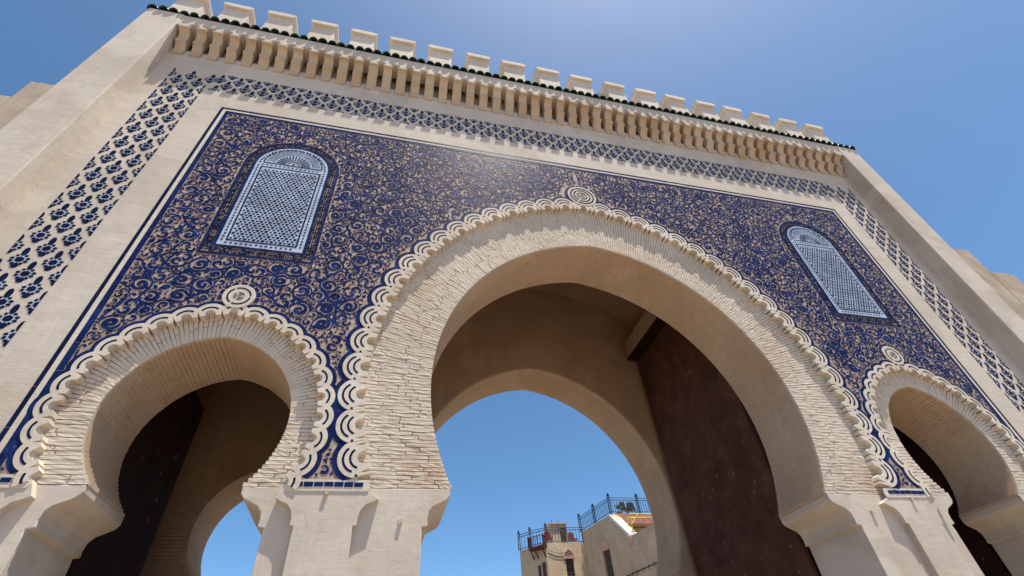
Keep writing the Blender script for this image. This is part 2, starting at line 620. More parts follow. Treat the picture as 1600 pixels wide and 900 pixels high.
# parapet and merlons
mb = MB()
mb.box(-XO + .02, XO - .02, -0.045, 0.50, 8.45, 8.92)
part("parapet", mb, M['merlon'], gate)
mb = MB()
mb.box(-XO + .03, XO - .03, 0.45, 4.55, 8.5, 8.86)
part("roof_slab", mb, M['merlon'], gate)
mbm = MB().box(-0.25, 0.25, -0.02, 0.42, 0, 1.0)
mme = mbm.mesh("merlon", M['merlon'])
mbc = MB().prism([(-0.251, 0.93), (-0.266, 0.96), (-0.288, 0.985), (-0.288, 1.07), (-0.20, 1.09), (0.20, 1.09), (0.288, 1.07), (0.288, 0.985), (0.266, 0.96), (0.251, 0.93)], -0.085, 0.485)
cpm = mbc.mesh("cap", M['merlon'])
for k in range(-9, 10):
    o = link("merlon", mme, gate, (k * 0.857 + random.uniform(-.02, .02), -0.02, 8.90 + random.uniform(-.015, .015)))
    o.scale = (random.uniform(.97, 1.03), 1, random.uniform(.985, 1.015))
    o.rotation_euler = (0, random.uniform(-.006, .006), random.uniform(-.012, .012))
    bev(o, 0.02, 2)
    c = link("cap", cpm, o)
    bev(c, 0.012, 2)

# ------------------------------------------------------------------ brick rings
brick_cands = []        # (size, variant, matrix)


def rough_brick(seed):
    """unit brick: length along x 0..1, depth y -0.5..0.5, height z -0.5..0.5"""
    r = random.Random(seed)
    bm = bmesh.new()
    bmesh.ops.create_cube(bm, size=1)
    for vt in bm.verts:
        vt.co.x += 0.5
    bmesh.ops.subdivide_edges(bm, edges=[e for e in bm.edges if abs((e.verts[0].co - e.verts[1].co).x) > .5], cuts=3)
    for vt in bm.verts:
        if vt.co.y < 0:
            vt.co.y += r.uniform(-0.03, 0.03)
            vt.co.z += r.uniform(-0.02, 0.02)
            if vt.co.z > 0.3 or vt.co.z < -0.3:
                vt.co.y += 0.09
    for vt in bm.verts:
        if vt.co.y < 0 and (vt.co.x < .02 or vt.co.x > .98):
            vt.co.y += 0.05
            vt.co.z *= 0.97
    # a raised mid line along the face so that each brick reads rounded
    fr = [f for f in bm.faces if f.normal.y < -0.5]
    es = [e for f in fr for e in f.edges if abs((e.verts[0].co - e.verts[1].co).z) > .5]
    res = bmesh.ops.subdivide_edges(bm, edges=list(set(es)), cuts=1)
    for g in res['geom_inner']:
        if isinstance(g, bmesh.types.BMVert):
            g.co.y -= 0.0 + r.uniform(-.05, .06)
            g.co.z += r.uniform(-.2, .2)
    me = bpy.data.meshes.new("brick")
    bm.to_mesh(me)
    bm.free()
    me.materials.append(M['brick'])
    me.polygons.foreach_set("use_smooth", [False] * len(me.polygons))
    return me


BR = [rough_brick(i) for i in range(14)]
BRV = []
for me in BR:
    co = np.empty(len(me.vertices) * 3)
    me.vertices.foreach_get("co", co)
    BRV.append((co.reshape(-1, 3), [tuple(p.vertices) for p in me.polygons]))


def courses(a, ri, ei, ro, eo, pitch, hor=True):
    """yield (P0, P1, h): each course as a segment from the intrados to the extrados with its height"""
    out = []
    nz = max(3, int(round(a.zc / pitch)))
    for side in (-1, 1):
        for i in range(nz):
            z = (i + .5) * a.zc / nz
            xi, xo = a.xat(z, ri, ei), a.xat(z, ro, eo)
            out.append(((a.cx + side * xi, z), (a.cx + side * xo, z), a.zc / nz, a.zc / nz, side))
        rm = (ri * 0.45 + ro * 0.55)
        nn = int(round((pi / 2) / (pitch / rm)))
        for i in range(nn):
            ph = (i + .5) * (pi / 2) / nn
            # courses tilt a little less than true radii near the springing
            p0 = a.pt(ph, side, ri, ei)
            p1 = a.pt(ph, side, ro, eo)
            st = (pi / 2) / nn
            out.append((p0, p1, st * a.rad_(ph, ri, ei), st * a.rad_(ph, ro, eo), side))
    return out


def ring_bricks(a, y, pitch, blen, proud=0.022, tag=True):
    lst = []
    for p0, p1, h0, h1, side in courses(a, a.ri, a.ei, a.ro + 0.0, a.eo, pitch):
        p0, p1 = Vector((p0[0], 0, p0[1])), Vector((p1[0], 0, p1[1]))
        d = p1 - p0
        L = d.length
        d.normalize()
        # random joints
        t = 0.0
        cuts = [0.0]
        first = True
        while True:
            t += blen * (random.uniform(.35, 1.1) if first else random.uniform(.75, 1.25))
            first = False
            if t > L - 0.07:
                break
            cuts.append(t)
        cuts.append(L)
        wob = random.uniform(-.004, .004)
        for c0, c1 in zip(cuts[:-1], cuts[1:]):
            tm = (c0 + c1) / 2 / L
            h = (h0 + (h1 - h0) * tm) * random.uniform(.83, .885)
            g = 0.004
            X = d
            Y = Vector((0, 1, 0))
            Z = X.cross(Y)
            o = p0 + d * (c0 + (g if c0 > 0 else 0)) + Vector((0, y + 0.018, 0)) + Z * (wob * .25 + random.uniform(-.0008, .0008))
            ln = c1 - c0 - g
            dp = 0.04 + 2 * (proud - 0.02) + random.uniform(-.003, .004)
            tilt = random.uniform(-.004, .004)
            X2 = (X * cos(tilt) + Z * sin(tilt))
            Z2 = (Z * cos(tilt) - X * sin(tilt))
            m = Matrix(((X2.x * ln, Y.x * dp, Z2.x * h, o.x), (X2.y * ln, Y.y * dp, Z2.y * h, o.y), (X2.z * ln, Y.z * dp, Z2.z * h, o.z), (0, 0, 0, 1)))
            pc = o + X * ln / 2
            s, vis = px(pc)
            vd = (pc - CAMP).normalized()
            size = s * ln * h * abs(vd.y) * s * (1 if vis else 0)
            lst.append((size, random.randrange(len(BR)), m))
    return lst


allb = []
for a, pitch in ((CEN, 0.0405), (LEF, 0.0415), (RIG, 0.0415)):
    for b in ring_bricks(a, 0.07, pitch, 0.33):
        allb.append((*b, a))
allb.sort(key=lambda q: -q[0])
for size, vi, m, a in allb[:300]:
    o = link("brick", BR[vi], gate)
    o.matrix_local = m
for a in ARCHES:
    mb = MB()
    for size, vi, m, aa in allb[300:]:
        if aa is a:
            co, fs = BRV[vi]
            R3 = np.array([list(r)[:3] for r in list(m)[:3]])
            T = np.array([m[0][3], m[1][3], m[2][3]])
            mb.add((co @ R3.T + T).tolist(), fs)
    part("brick_ring", mb, M['brick'], gate)['kind'] = 'stuff'
# mortar bed behind the bricks
for a in ARCHES:
    outer = a.curve(a.ro + .02, a.eo, 40)
    inner = a.curve(a.ri + .012, a.ei, 40)
    mb = MB().prism(clean(outer + inner[::-1]), 0.088, 0.12)
    part("mortar_bed", mb, M['joint'], gate)


def soffit(a, y0, y1, ri, ei, pitch, name):
    mb = MB()
    for p0, p1, h0, h1, side in courses(a, ri, ei, ri + 0.06, ei, pitch):
        p0, p1 = Vector((p0[0], 0, p0[1])), Vector((p1[0], 0, p1[1]))
        d = (p1 - p0).normalized()
        Zt = Vector((-d.z, 0, d.x))
        yy = y0
        while yy < y1 - 0.02:
            ye = min(y1, yy + random.uniform(.20, .30))
            if y1 - ye < .1:
                ye = y1
            j = random.uniform(-.0015, .0035)
            q0 = p0 + d * j
            q1 = p0 + d * 0.05
            hh = h0 * random.uniform(.475, .495)
            v = []
            for y in (yy + .002, ye - .002):
                for q, e in ((q0, .985), (q1, 1.0)):
                    for sgn in (-1, 1):
                        v.append(q + Zt * sgn * hh * e + Vector((0, y, 0)))
            mb.add(v, [(0, 1, 3, 2), (4, 6, 7, 5), (0, 4, 5, 1), (2, 3, 7, 6), (0, 2, 6, 4), (1, 5, 7, 3)])
            yy = ye
    part(name, mb, M['soffit'], gate)['kind'] = 'stuff'


soffit(CEN, 0.095, 0.95, CEN.ri, CEN.ei, 0.0405, "soffit_bricks")
for a in (LEF, RIG):
    soffit(a, 0.095, 0.95, a.ri, a.ei, 0.0415, "soffit_bricks")
    soffit(a, 3.69, 4.57, a.ri, a.ei, 0.0415, "soffit_bricks")
soffit(CEN, 3.69, 4.57, CEN.ri, CEN.ei, 0.0405, "soffit_bricks")
# faint brick rings on the passage side of the back arches
for a in (LEF, RIG):
    mb = MB()
    for p0, p1, h0, h1, side in courses(a, a.ri, a.ei, a.ri + .42, a.ei, 0.05):
        p0, p1 = Vector((p0[0], 0, p0[1])), Vector((p1[0], 0, p1[1]))
        d = (p1 - p0).normalized()
        Zt = Vector((-d.z, 0, d.x))
        yv = 3.69 + random.uniform(-.004, .004)
        v = [q + Zt * sg * hh * .43 + Vector((0, y, 0)) for y in (yv, 3.71) for q, hh in ((p0, h0), (p1, h1)) for sg in (-1, 1)]
        mb.add(v, [(0, 1, 3, 2), (4, 6, 7, 5), (0, 4, 5, 1), (2, 3, 7, 6), (0, 2, 6, 4), (1, 5, 7, 3)])
    part("rear_brick_ring", mb, M['inner'], gate)['kind'] = 'stuff'

# ------------------------------------------------------------------ scalloped mouldings
def arcpts(cx, cz, r, a0, a1, n):
    return [(cx + r * sin(a0 + (a1 - a0) * i / n), cz + r * cos(a0 + (a1 - a0) * i / n)) for i in range(n + 1)]


def lobe_shapes(kind, hw, R):
    """outlines in (x tangential, rho radial), x in [-hw, hw]"""
    if kind == 'big':
        ccz, r = -0.034, 0.190
        a = asin(hw / r)
        outer = arcpts(0, ccz, r, -a, a, 12)
        border = arcpts(0, ccz, r + 0.048, -asin(hw / (r + .048)), asin(hw / (r + .048)), 12)
        tip = -0.125
        inner = [(hw, tip)]
        for s in (1,):
            inner += [(hw - .022, tip), (hw - .036, tip + .085), (hw - .05, tip), (hw - .088, tip), (hw - .11, tip + .012)]
        half = inner
        cav = arcpts(0, -0.085, 0.058, pi / 2, -pi / 2, 8)
        left = [(-x, z) for x, z in half][::-1]
        plate = outer + half + cav + left
        strips = [(arcpts(0, -0.034, 0.136, rad(-58), rad(58), 10), 0.0105), (arcpts(0, -0.067, 0.104, rad(-60), rad(60), 9), 0.010)]
    else:
        ccz, r = -0.058, 0.169
        a = asin(hw / r)
        outer = arcpts(0, ccz, r, -a, a, 10)
        border = arcpts(0, ccz, r + 0.042, -asin(hw / (r + .042)), asin(hw / (r + .042)), 10)
        tip = -0.058
        half = [(hw, tip + .065), (hw - .013, tip), (hw - .052, tip), (hw - .066, tip + .012)]
        cav = arcpts(0, -0.035, 0.048, pi / 2, -pi / 2, 7)
        left = [(-x, z) for x, z in half][::-1]
        plate = outer + half + cav + left
        strips = [(arcpts(0, -0.054, 0.11, rad(-44), rad(44), 7), 0.0095)]
    return clean(plate), outer, border, strips


def polar(p, R):
    x, rho = p
    t = x / R
    return ((R + rho) * sin(t), (R + rho) * cos(t) - R)


def build_lobe(kind, hw, R, clip=None):
    """returns meshes (plate, inlays, border) in the lobe's local frame; clip: 'l' / 'r' keeps one half"""
    plate, outer, border, strips = lobe_shapes(kind, hw, R)
    res = []
    mb = MB().prism([polar(p, R) for p in plate], -0.014, 0.075)
    inls = []
    for pts, hwid in strips:
        L, Rr = [], []
        for i, p in enumerate(pts):
            q0 = Vector(pts[max(i - 1, 0)])
            q1 = Vector(pts[min(i + 1, len(pts) - 1)])
            d = (q1 - q0).normalized()
            nn = Vector((-d.y, d.x))
            L.append(tuple(Vector(p) + nn * hwid))
            Rr.append(tuple(Vector(p) - nn * hwid))
        inls.append(("inlay_tile", MB().prism([polar(p, R) for p in L + Rr[::-1]], -0.0158, -0.010)))
    if kind == 'big' and clip is None:
        x0 = -hw + .014
        inls.append(("dot_tile", MB().prism([polar((x0 + .014 * cos(t), 0.006 + .014 * sin(t)), R) for t in np.linspace(0, 2 * pi, 7)[:-1]], -0.0158, -0.010)))
    bd = MB()
    nb = len(outer)
    yb = -0.0066 if kind == 'big' else -0.0052
    bd.prism([polar(p, R) for p in border + outer[::-1]], yb, 0.004)
    out = []
    for nm, m_, mt in [("scallop", mb, M['scallop']), ("border_tile", bd, M['blue'])] + [(q[0], q[1], M['blue_dark']) for q in inls]:
        me = m_.mesh(nm, mt)
        bm = bmesh.new()
        bm.from_mesh(me)
        bmesh.ops.remove_doubles(bm, verts=bm.verts, dist=1e-5)
        if clip:
            sgn = 1 if clip == 'l' else -1
            r_ = bmesh.ops.bisect_plane(bm, geom=bm.verts[:] + bm.edges[:] + bm.faces[:], plane_co=(0, 0, 0), plane_no=(sgn, 0, 0), clear_outer=True)
            bmesh.ops.holes_fill(bm, edges=[e for e in bm.edges if e.is_boundary])
        if nm == "scallop":
            es = [e for e in bm.edges if e.is_manifold and e.calc_face_angle(0) > .5 and all(v.co.y < 0 for v in e.verts)
                  and min(abs(v.co.x) for v in e.verts) < hw * 0.985]
            bmesh.ops.bevel(bm, geom=es, offset=0.006, segments=2, affect='EDGES', clamp_overlap=True)
        bm.to_mesh(me)
        bm.free()
        out.append(me)
    return out


def place_lobe(meshes, C, R, theta, side, border=True):
    beta = pi / 2 - theta
    x = C[0] + side * R * cos(theta)
    z = C[1] + R * sin(theta)
    o = link("scallop", meshes[0], gate, (x, 0, z))
    o.rotation_euler = (0, beta * side, 0)
    for me in meshes[1:]:
        if border or not me.name.startswith("border"):
            link(me.name.split(".")[0], me, o)
    return o


def scallops(a, kind, nl, half_bottom):
    R = a.ro + a.eo
    th0 = asin(-a.zc / R) + (0.02 if kind == 'big' else 0.0)
    th1 = acos(a.eo / R)
    step = (th1 - th0) / nl
    hw = step / 2 * R
    full = build_lobe(kind, hw, R)
    hl = build_lobe(kind, hw, R, 'l')    # keeps x<0
    hr = build_lobe(kind, hw, R, 'r')    # keeps x>0
    for side in (-1, 1):
        C = (a.cx - side * a.eo, a.zc)
        # half lobe at the apex: the half nearer the foot. On the right side local +x runs clockwise (towards the foot)
        place_lobe(hr if side > 0 else hl, C, R, th1, side)
        t = th1 - step
        while t > th0 + step * 0.2:
            place_lobe(full, C, R, t, side)
            t -= step
        if half_bottom:
            place_lobe(hl if side > 0 else hr, C, R, t, side, border=False)


scallops(CEN, 'big', 18.5, False)
scallops(LEF, 'small', 11, True)
scallops(RIG, 'small', 11, True)


# plaster blocks that end the mouldings and the blue tile bars at the springing line
def strip_bar(x0, x1, n):
    mb = MB().prism([(x0 - .05, -.06), (x1 + .05, -.06), (x1 + .06, -.03), (x1 + .04, .045), (x0 - .04, .045), (x0 - .06, -.03)], -0.0065, 0.01)
    o = bev(part("springing_moulding", mb, M['scallop'], gate), .003)
    for i in range(n):
        a_, b_ = x0 + (x1 - x0) * i / n + .004, x0 + (x1 - x0) * (i + 1) / n - .004
        t = part("strip_tile", MB().box(a_, b_, -0.010, -0.002, -.02 + random.uniform(-.002, .002), .022 + random.uniform(-.002, .002)), M['blue'], o)


strip_bar(-3.63, -3.02, 7)
strip_bar(3.02, 3.63, 7)
strip_bar(-5.98, -5.66, 4)
strip_bar(5.66, 5.98, 4)


# ------------------------------------------------------------------ roundels over the arches
def disc(mb, cx, cz, r, y0, y1, n=28, mi=0):
    mb.prism([(cx + r * cos(2 * pi * i / n), cz + r * sin(2 * pi * i / n)) for i in range(n)], y0, y1, mi=mi)


def ringb(mb, cx, cz, r0, r1, y0, y1, n=28, cuts=8, mi=0, a0=0.0, a1=2 * pi):
    per = max(2, n // cuts)
    for c in range(cuts):
        s0, s1 = a0 + (a1 - a0) * c / cuts + .012 / r1, a0 + (a1 - a0) * (c + 1) / cuts - .012 / r1
        out = [(cx + r1 * cos(s0 + (s1 - s0) * i / per), cz + r1 * sin(s0 + (s1 - s0) * i / per)) for i in range(per + 1)]
        inn = [(cx + r0 * cos(s0 + (s1 - s0) * i / per), cz + r0 * sin(s0 + (s1 - s0) * i / per)) for i in range(per + 1)]
        mb.prism(out + inn[::-1], y0, y1, mi=mi)


def roundel(cx, cz, r, rings, bord):
    mb = MB()
    disc(mb, cx, cz, r, -0.020, 0.004, 36)
    o = bev(part("roundel", mb, M['scallop'], gate), .006)
    mb = MB()
    for r0, r1 in rings:
        ringb(mb, cx, cz, r0, r1, -0.0225, -0.015, 32, 3)
    for k in range(6):
        a_ = k * pi / 3
        disc(mb, cx + .013 * cos(a_) * r / .2, cz + .013 * sin(a_) * r / .2, .005 * r / .2, -0.0225, -0.015, 6)
    part("inlay_tile", mb, M['blue_dark'], o)
    mb = MB()
    ringb(mb, cx, cz, r, r + bord, -0.0085, 0.004, 36, 9, a0=rad(-22), a1=rad(202))
    part("border_tile", mb, M['blue'], o)


roundel(0.03, 5.06, 0.265, [(0.195, 0.222), (0.135, 0.160), (0.075, 0.097), (0.038, 0.052)], 0.05)
for cx in (-4.66, 4.66):
    roundel(cx, 2.10, 0.172, [(0.110, 0.127), (0.046, 0.056), (0.026, 0.034)], 0.045)

# ------------------------------------------------------------------ blue arabesque panel
PX, PZ = 5.87, 5.87
SHEET = -0.0025
panel = [(-PX, PZ), (-PX, 0.05)]
for a in ARCHES:
    panel += a.curve(a.ro + 0.06, a.eo, 40, 0.05)
panel = clean(panel + [(PX, 0.05), (PX, PZ)])
part("panel_ground", MB().prism(panel, SHEET, 0.004), M['carved'], gate)


# straight border bands: thin outer line, white gap, wide inner band; built tile by tile
def line_tiles(name, w0, w1, mat, L=0.26, y=-0.006):
    lst = []
    a, b = PX + w0, PX + w1
    za, zb = PZ + w0, PZ + w1
    def seg(x0, x1, z0, z1, horiz):
        ln = (x1 - x0) if horiz else (z1 - z0)
        n = max(1, int(round(ln / L)))
        for i in range(n):
            if horiz:
                lst.append((x0 + ln * i / n + .003, x0 + ln * (i + 1) / n - .003, z0, z1))
            else:
                lst.append((x0, x1, z0 + ln * i / n + .003, z0 + ln * (i + 1) / n - .003))
    seg(-b, b, za, zb, True)
    seg(-b, -a, 0.05, za, False)
    seg(a, b, 0.05, za, False)
    for x0, x1, z0, z1 in lst:
        mb = MB().box(x0, x1, y - random.uniform(0, .0015), 0.003, z0 + random.uniform(-.002, .002), z1 + random.uniform(-.002, .002))
        part(name, mb, mat, gate)


line_tiles("band_tile", 0.0, 0.060, M['blue'], 0.32)
line_tiles("edge_tile", 0.112, 0.150, M['blue_dark'], 0.40)
mb = MB()
for x0, x1, z0, z1 in ((-PX - .110, PX + .110, PZ + .062, PZ + .110), (-PX - .110, -PX - .062, .05, PZ + .06), (PX + .062, PX + .110, .05, PZ + .06)):
    mb.box(x0, x1, -0.0045, 0.004, z0, z1)
part("white_line", mb, M['scallop'], gate)

# --- window frames: regions the scrolls keep out of
WX, WZ0, WZS, WR = 4.65, 2.90, 4.66, 0.495


def frame_poly(cx, half, z0, zs, n=16):
    return [(cx - half, z0)] + [(cx - half * cos(t), zs + half * sin(t)) for t in np.linspace(0, pi, n)] + [(cx + half, z0)]


def frame_band(mb, cx, o, i, z0o, z0i, y0, y1, n=20):
    """a frame round an arched window between half widths o and i"""
    O = frame_poly(cx, o, z0o, WZS, n)
    I = frame_poly(cx, i, z0i, WZS, n)
    m_ = len(O)
    for k in range(m_ - 1):
        mb.prism([O[k], O[k + 1], I[k + 1], I[k]], y0, y1)
    mb.prism([O[0], I[0], I[-1], O[-1]], y0, y1)


# --- scroll generator on a distance grid (right half; mirrored)
G = 0.01
nx, nz = int(6.0 / G) + 1, int(6.0 / G) + 1
gx = np.arange(nx) * G
gz = np.arange(nz) * G
XX, ZZ = np.meshgrid(gx, gz, indexing='ij')


def free_field():
    D = np.minimum(PX - 0.0 - XX, PZ - 0.0 - ZZ)
    D = np.minimum(D, ZZ - 0.07)
    # centre arch (right half centre at -eo)
    R = CEN.ro + CEN.eo
    D = np.minimum(D, np.hypot(XX + CEN.eo, ZZ - CEN.zc) - (R + 0.195))
    R = RIG.ro + RIG.eo
    dr = np.hypot(XX - (RIG.cx - RIG.eo), ZZ - RIG.zc)
    dl = np.hypot(XX - (RIG.cx + RIG.eo), ZZ - RIG.zc)
    D = np.minimum(D, np.where(XX > RIG.cx, dr, dl) - (R + 0.15))
    D = np.minimum(D, np.hypot(XX - .03, ZZ - 5.06) - 0.32)
    D = np.minimum(D, np.hypot(XX - 4.66, ZZ - 2.10) - 0.22)
    # window with its scroll border
    hb = 0.665
    bx = np.abs(XX - WX) - hb
    bz = np.maximum((2.72 - ZZ), ZZ - WZS)
    dbox = np.where((bx < 0) & (bz < 0), np.maximum(bx, bz), np.hypot(np.maximum(bx, 0), np.maximum(bz, 0)))
    dc = np.where(ZZ > WZS, np.hypot(XX - WX, ZZ - WZS) - hb, dbox)
    D = np.minimum(D, dc)
    return D


def pack(D, radii, tries, pad=0.0, xlim=None):
    out = []
    for r in radii:
        fails = 0
        cand = np.argwhere(D >= r)
        rng.shuffle(cand)
        for i, j in cand[:tries]:
            if D[i, j] < r:
                continue
            # settle towards a snug spot
            bi, bj = i, j
            for _ in range(6):
                best = None
                for di, dj in ((1, 0), (-1, 0), (0, 1), (0, -1)):
                    a_, b_ = bi + di, bj + dj
                    if 0 <= a_ < D.shape[0] and 0 <= b_ < D.shape[1] and r <= D[a_, b_] < D[bi, bj]:
                        if best is None or D[a_, b_] < best[0]:
                            best = (D[a_, b_], a_, b_)
                if best is None:
                    break
                bi, bj = best[1], best[2]
            x, z = bi * G, bj * G
            out.append((x, z, r))
            k = int((r + 0.32) / G)
            i0, i1, j0, j1 = max(0, bi - k), min(D.shape[0], bi + k + 1), max(0, bj - k), min(D.shape[1], bj + k + 1)
            D[i0:i1, j0:j1] = np.minimum(D[i0:i1, j0:j1], np.hypot(XX[i0:i1, j0:j1] - x, ZZ[i0:i1, j0:j1] - z) - r - pad)
    return out


def ribbon(mb, pts, wid, y, mi=0):
    """flat raised ribbon along pts with per-point half width"""
    y += random.uniform(-.0003, .0003)
    n = len(pts)
    P = np.array(pts)
    T = np.gradient(P, axis=0)
    T /= np.maximum(1e-9, np.linalg.norm(T, axis=1))[:, None]
    N = np.stack([-T[:, 1], T[:, 0]], 1)
    W = np.array(wid)[:, None]
    A, B = P + N * W, P - N * W
    v = [(a[0], y, a[1]) for a in A] + [(b[0], y, b[1]) for b in B]
    f = []
    for i in range(n - 1):
        f.append((i, n + i, n + i + 1, i + 1))
    # sides give the ribbon its thickness
    m_ = len(v)
    v += [(a[0], SHEET + .001, a[1]) for a in A] + [(b[0], SHEET + .001, b[1]) for b in B]
    for i in range(n - 1):
        f.append((i, i + 1, m_ + i + 1, m_ + i))
        f.append((n + i, m_ + n + i, m_ + n + i + 1, n + i + 1))
    mb.add(v, f, mi)


def scroll(mb, x, z, r, y):
    """a coiled leaf: thick outer sweep that narrows into a hook, lobes on its back, thin ring round it"""
    a0 = random.uniform(0, 2 * pi)
    s = random.choice((-1, 1))
    turns = random.uniform(1.15, 1.6)
    n = 22
    pts, wd = [], []
    for i in range(n + 1):
        t = i / n
        rr = r * (0.72 - 0.60 * t ** 0.9)
        a = a0 + s * 2 * pi * turns * t
        pts.append((x + rr * cos(a), z + rr * sin(a)))
        wv = r * (0.08 + 0.165 * sin(pi * min(1, t * 1.25)) ** 0.8 + .035 * sin(t * 24)) if t < .8 else r * 0.12 * (1 - (t - .8) * 1.5)
        wd.append(max(0.004, wv))
    ribbon(mb, pts, [q + .0085 for q in wd], y + .0011, 1)
    ribbon(mb, pts, wd, y)
    # bud at the heart
    blob(mb, x + r * .1 * cos(a0), z + r * .1 * sin(a0), r * .14, r * .11, a0, y, 7)
    # thin outer vine ring, open
    if r > 0.065:
        a1 = a0 + s * random.uniform(2.2, 4.2)
        sp = random.uniform(3.4, 5.2)
        k = 18
        ribbon(mb, [(x + r * 1.0 * cos(a1 + s * sp * i / k), z + r * 1.0 * sin(a1 + s * sp * i / k)) for i in range(k + 1)], [0.0055] * (k + 1), y + .0008)
        # back lobes
        for _ in range(random.randint(2, 4)):
            a2 = a0 + random.uniform(0, 2 * pi)
            blob(mb, x + r * .80 * cos(a2), z + r * .80 * sin(a2), r * random.uniform(.16, .22), r * .12, a2 + pi / 2 * s, y + .0004, 7)


def twin(mb, x, z, r, y):
    """two leaves that curl round each other inside an open ring"""
    a0 = random.uniform(0, 2 * pi)
    s = random.choice((-1, 1))
    for h in (0, 1):
        ah = a0 + pi * h
        pts, wd = [], []
        n = 14
        cxh, czh = x + r * .40 * cos(ah), z + r * .40 * sin(ah)
        for i in range(n + 1):
            t = i / n
            rr = r * (.50 - .26 * t)
            a = ah + s * (-1.4 + 5.0 * t)
            pts.append((cxh + rr * cos(a), czh + rr * sin(a)))
            wd.append(r * (.05 + .15 * sin(pi * t) ** .7 + .03 * sin(t * 20)))
        ribbon(mb, pts, [q + .007 for q in wd], y + .0010, 1)
        ribbon(mb, pts, wd, y)
        blob(mb, pts[-1][0], pts[-1][1], r * .15, r * .13, ah, y - .0001, 7)
        a2 = ah + pi / 2
        blob(mb, x + r * .74 * cos(a2), z + r * .74 * sin(a2), r * .26, r * .12, a2 + s * 1.2, y, 7, .6)
    if r > .075:
        a1 = a0 + random.uniform(0, 6)
        k = 14
        sp = random.uniform(2.2, 3.6)
        ribbon(mb, [(x + r * cos(a1 + sp * i / k), z + r * sin(a1 + sp * i / k)) for i in range(k + 1)], [.0055] * (k + 1), y + .0008)


def blob(mb, x, z, ra, rb, ang, y, n=8, point=0.0):
    v = []
    y += random.uniform(-.0003, .0003)
    ca, sa = cos(ang), sin(ang)
    for i in range(n):
        t = 2 * pi * i / n
        u, w_ = ra * cos(t), rb * sin(t)
        if point and u > 0:
            w_ *= (1 - point * (u / ra) ** 2)
        v.append((x + u * ca - w_ * sa, y, z + u * sa + w_ * ca))
    # orient towards -y: list clockwise in (x,z)
    f = [tuple(range(n))[::-1]]
    m_ = len(v)
    v += [(p[0], SHEET + .001, p[2]) for p in v]
    f += [((i + 1) % n, i, m_ + i, m_ + (i + 1) % n)[::-1] for i in range(n)]
    ar = 0
    mb.add(v, f)


def comma(mb, x, z, r, y):
    a0 = random.uniform(0, 2 * pi)
    s = random.choice((-1, 1))
    n = 11
    pts, wd = [], []
    sw = random.uniform(3.6, 5.2)
    for i in range(n + 1):
        t = i / n
        rr = r * (0.72 - 0.40 * t)
        a = a0 + s * sw * t
        pts.append((x + rr * cos(a), z + rr * sin(a)))
        wd.append(r * (0.07 + 0.25 * t ** .7))
    ribbon(mb, pts, [q + .006 for q in wd], y + .0009, 1)
    ribbon(mb, pts, wd, y)
    blob(mb, pts[-1][0], pts[-1][1], r * .33, r * .30, 0, y + .0004, 7)


def leaf(mb, x, z, r, y):
    a = random.uniform(0, 2 * pi)
    if random.random() < .45 and r > .03:
        for da in (-0.75, 0.75):
            blob(mb, x + r * .42 * cos(a + da), z + r * .42 * sin(a + da), r * .55, r * .26, a + da, y, 7, .7)
        blob(mb, x - r * .35 * cos(a), z - r * .35 * sin(a), r * .5, r * .3, a + pi, y + .0003, 7, .6)
    else:
        blob(mb, x, z, r * .98, r * .62, a, y, 8, .75)


D = free_field()
# most of the motifs belong to a loose lattice, so the panel reads as one design
D = np.minimum(D, XX - 0.004)
discs = pack(D, [0.112, 0.097, 0.083, 0.070], 60000)
mid = pack(D, [0.058, 0.048, 0.039], 90000)
small = pack(D, [0.031, 0.023, 0.017], 120000)
tiny = pack(D, [0.015, 0.012], 120000)
scr = MB()
for x, z, r in discs:
    (scroll if random.random() < .5 else twin)(scr, x, z, r, -0.0062)
for x, z, r in mid:
    (comma if random.random() < .7 else leaf)(scr, x, z, r * 1.06, -0.0056)
for x, z, r in small:
    leaf(scr, x, z, r * 1.08, -0.0059)
for x, z, r in tiny:
    blob(scr, x, z, r * 1.25, r * .8, random.uniform(0, pi), -0.0054, 6)
# tapering vines that tie each scroll to its neighbours
DA = np.array([(q[0], q[1]) for q in discs])
D0 = free_field()


def inside(pts, m_=0.012):
    return all(0 < p[0] < 5.9 and 0 < p[1] < 5.9 and D0[int(p[0] / G), int(p[1] / G)] > m_ for p in pts)


for qi, (x, z, r) in enumerate(discs):
    dd = np.hypot(DA[:, 0] - x, DA[:, 1] - z)
    for qj in np.argsort(dd)[1:5]:
        if qj < qi and random.random() < .6:
            continue
        x2, z2, r2 = discs[qj]
        u = Vector((x2 - x, z2 - z))
        L_ = u.length
        u.normalize()
        v_ = Vector((-u.y, u.x))
        s = random.choice((-1, 1))
        # an S that leaves one circle on one flank and meets the other on the opposite flank
        P0_, P3_ = Vector((x, z)) + v_ * s * r * .95, Vector((x2, z2)) - v_ * s * r2 * .95
        P1_, P2_ = P0_ + u * L_ * .55, P3_ - u * L_ * .55
        k = 12
        pts = []
        for i in range(k + 1):
            t = i / k
            q = P0_ * (1 - t) ** 3 + P1_ * 3 * t * (1 - t) ** 2 + P2_ * 3 * t * t * (1 - t) + P3_ * t ** 3
            pts.append((q.x, q.y))
        if inside(pts, .02):
            ribbon(scr, pts, [0.004 + .009 * sin(pi * i / k) for i in range(k + 1)], -0.0048)
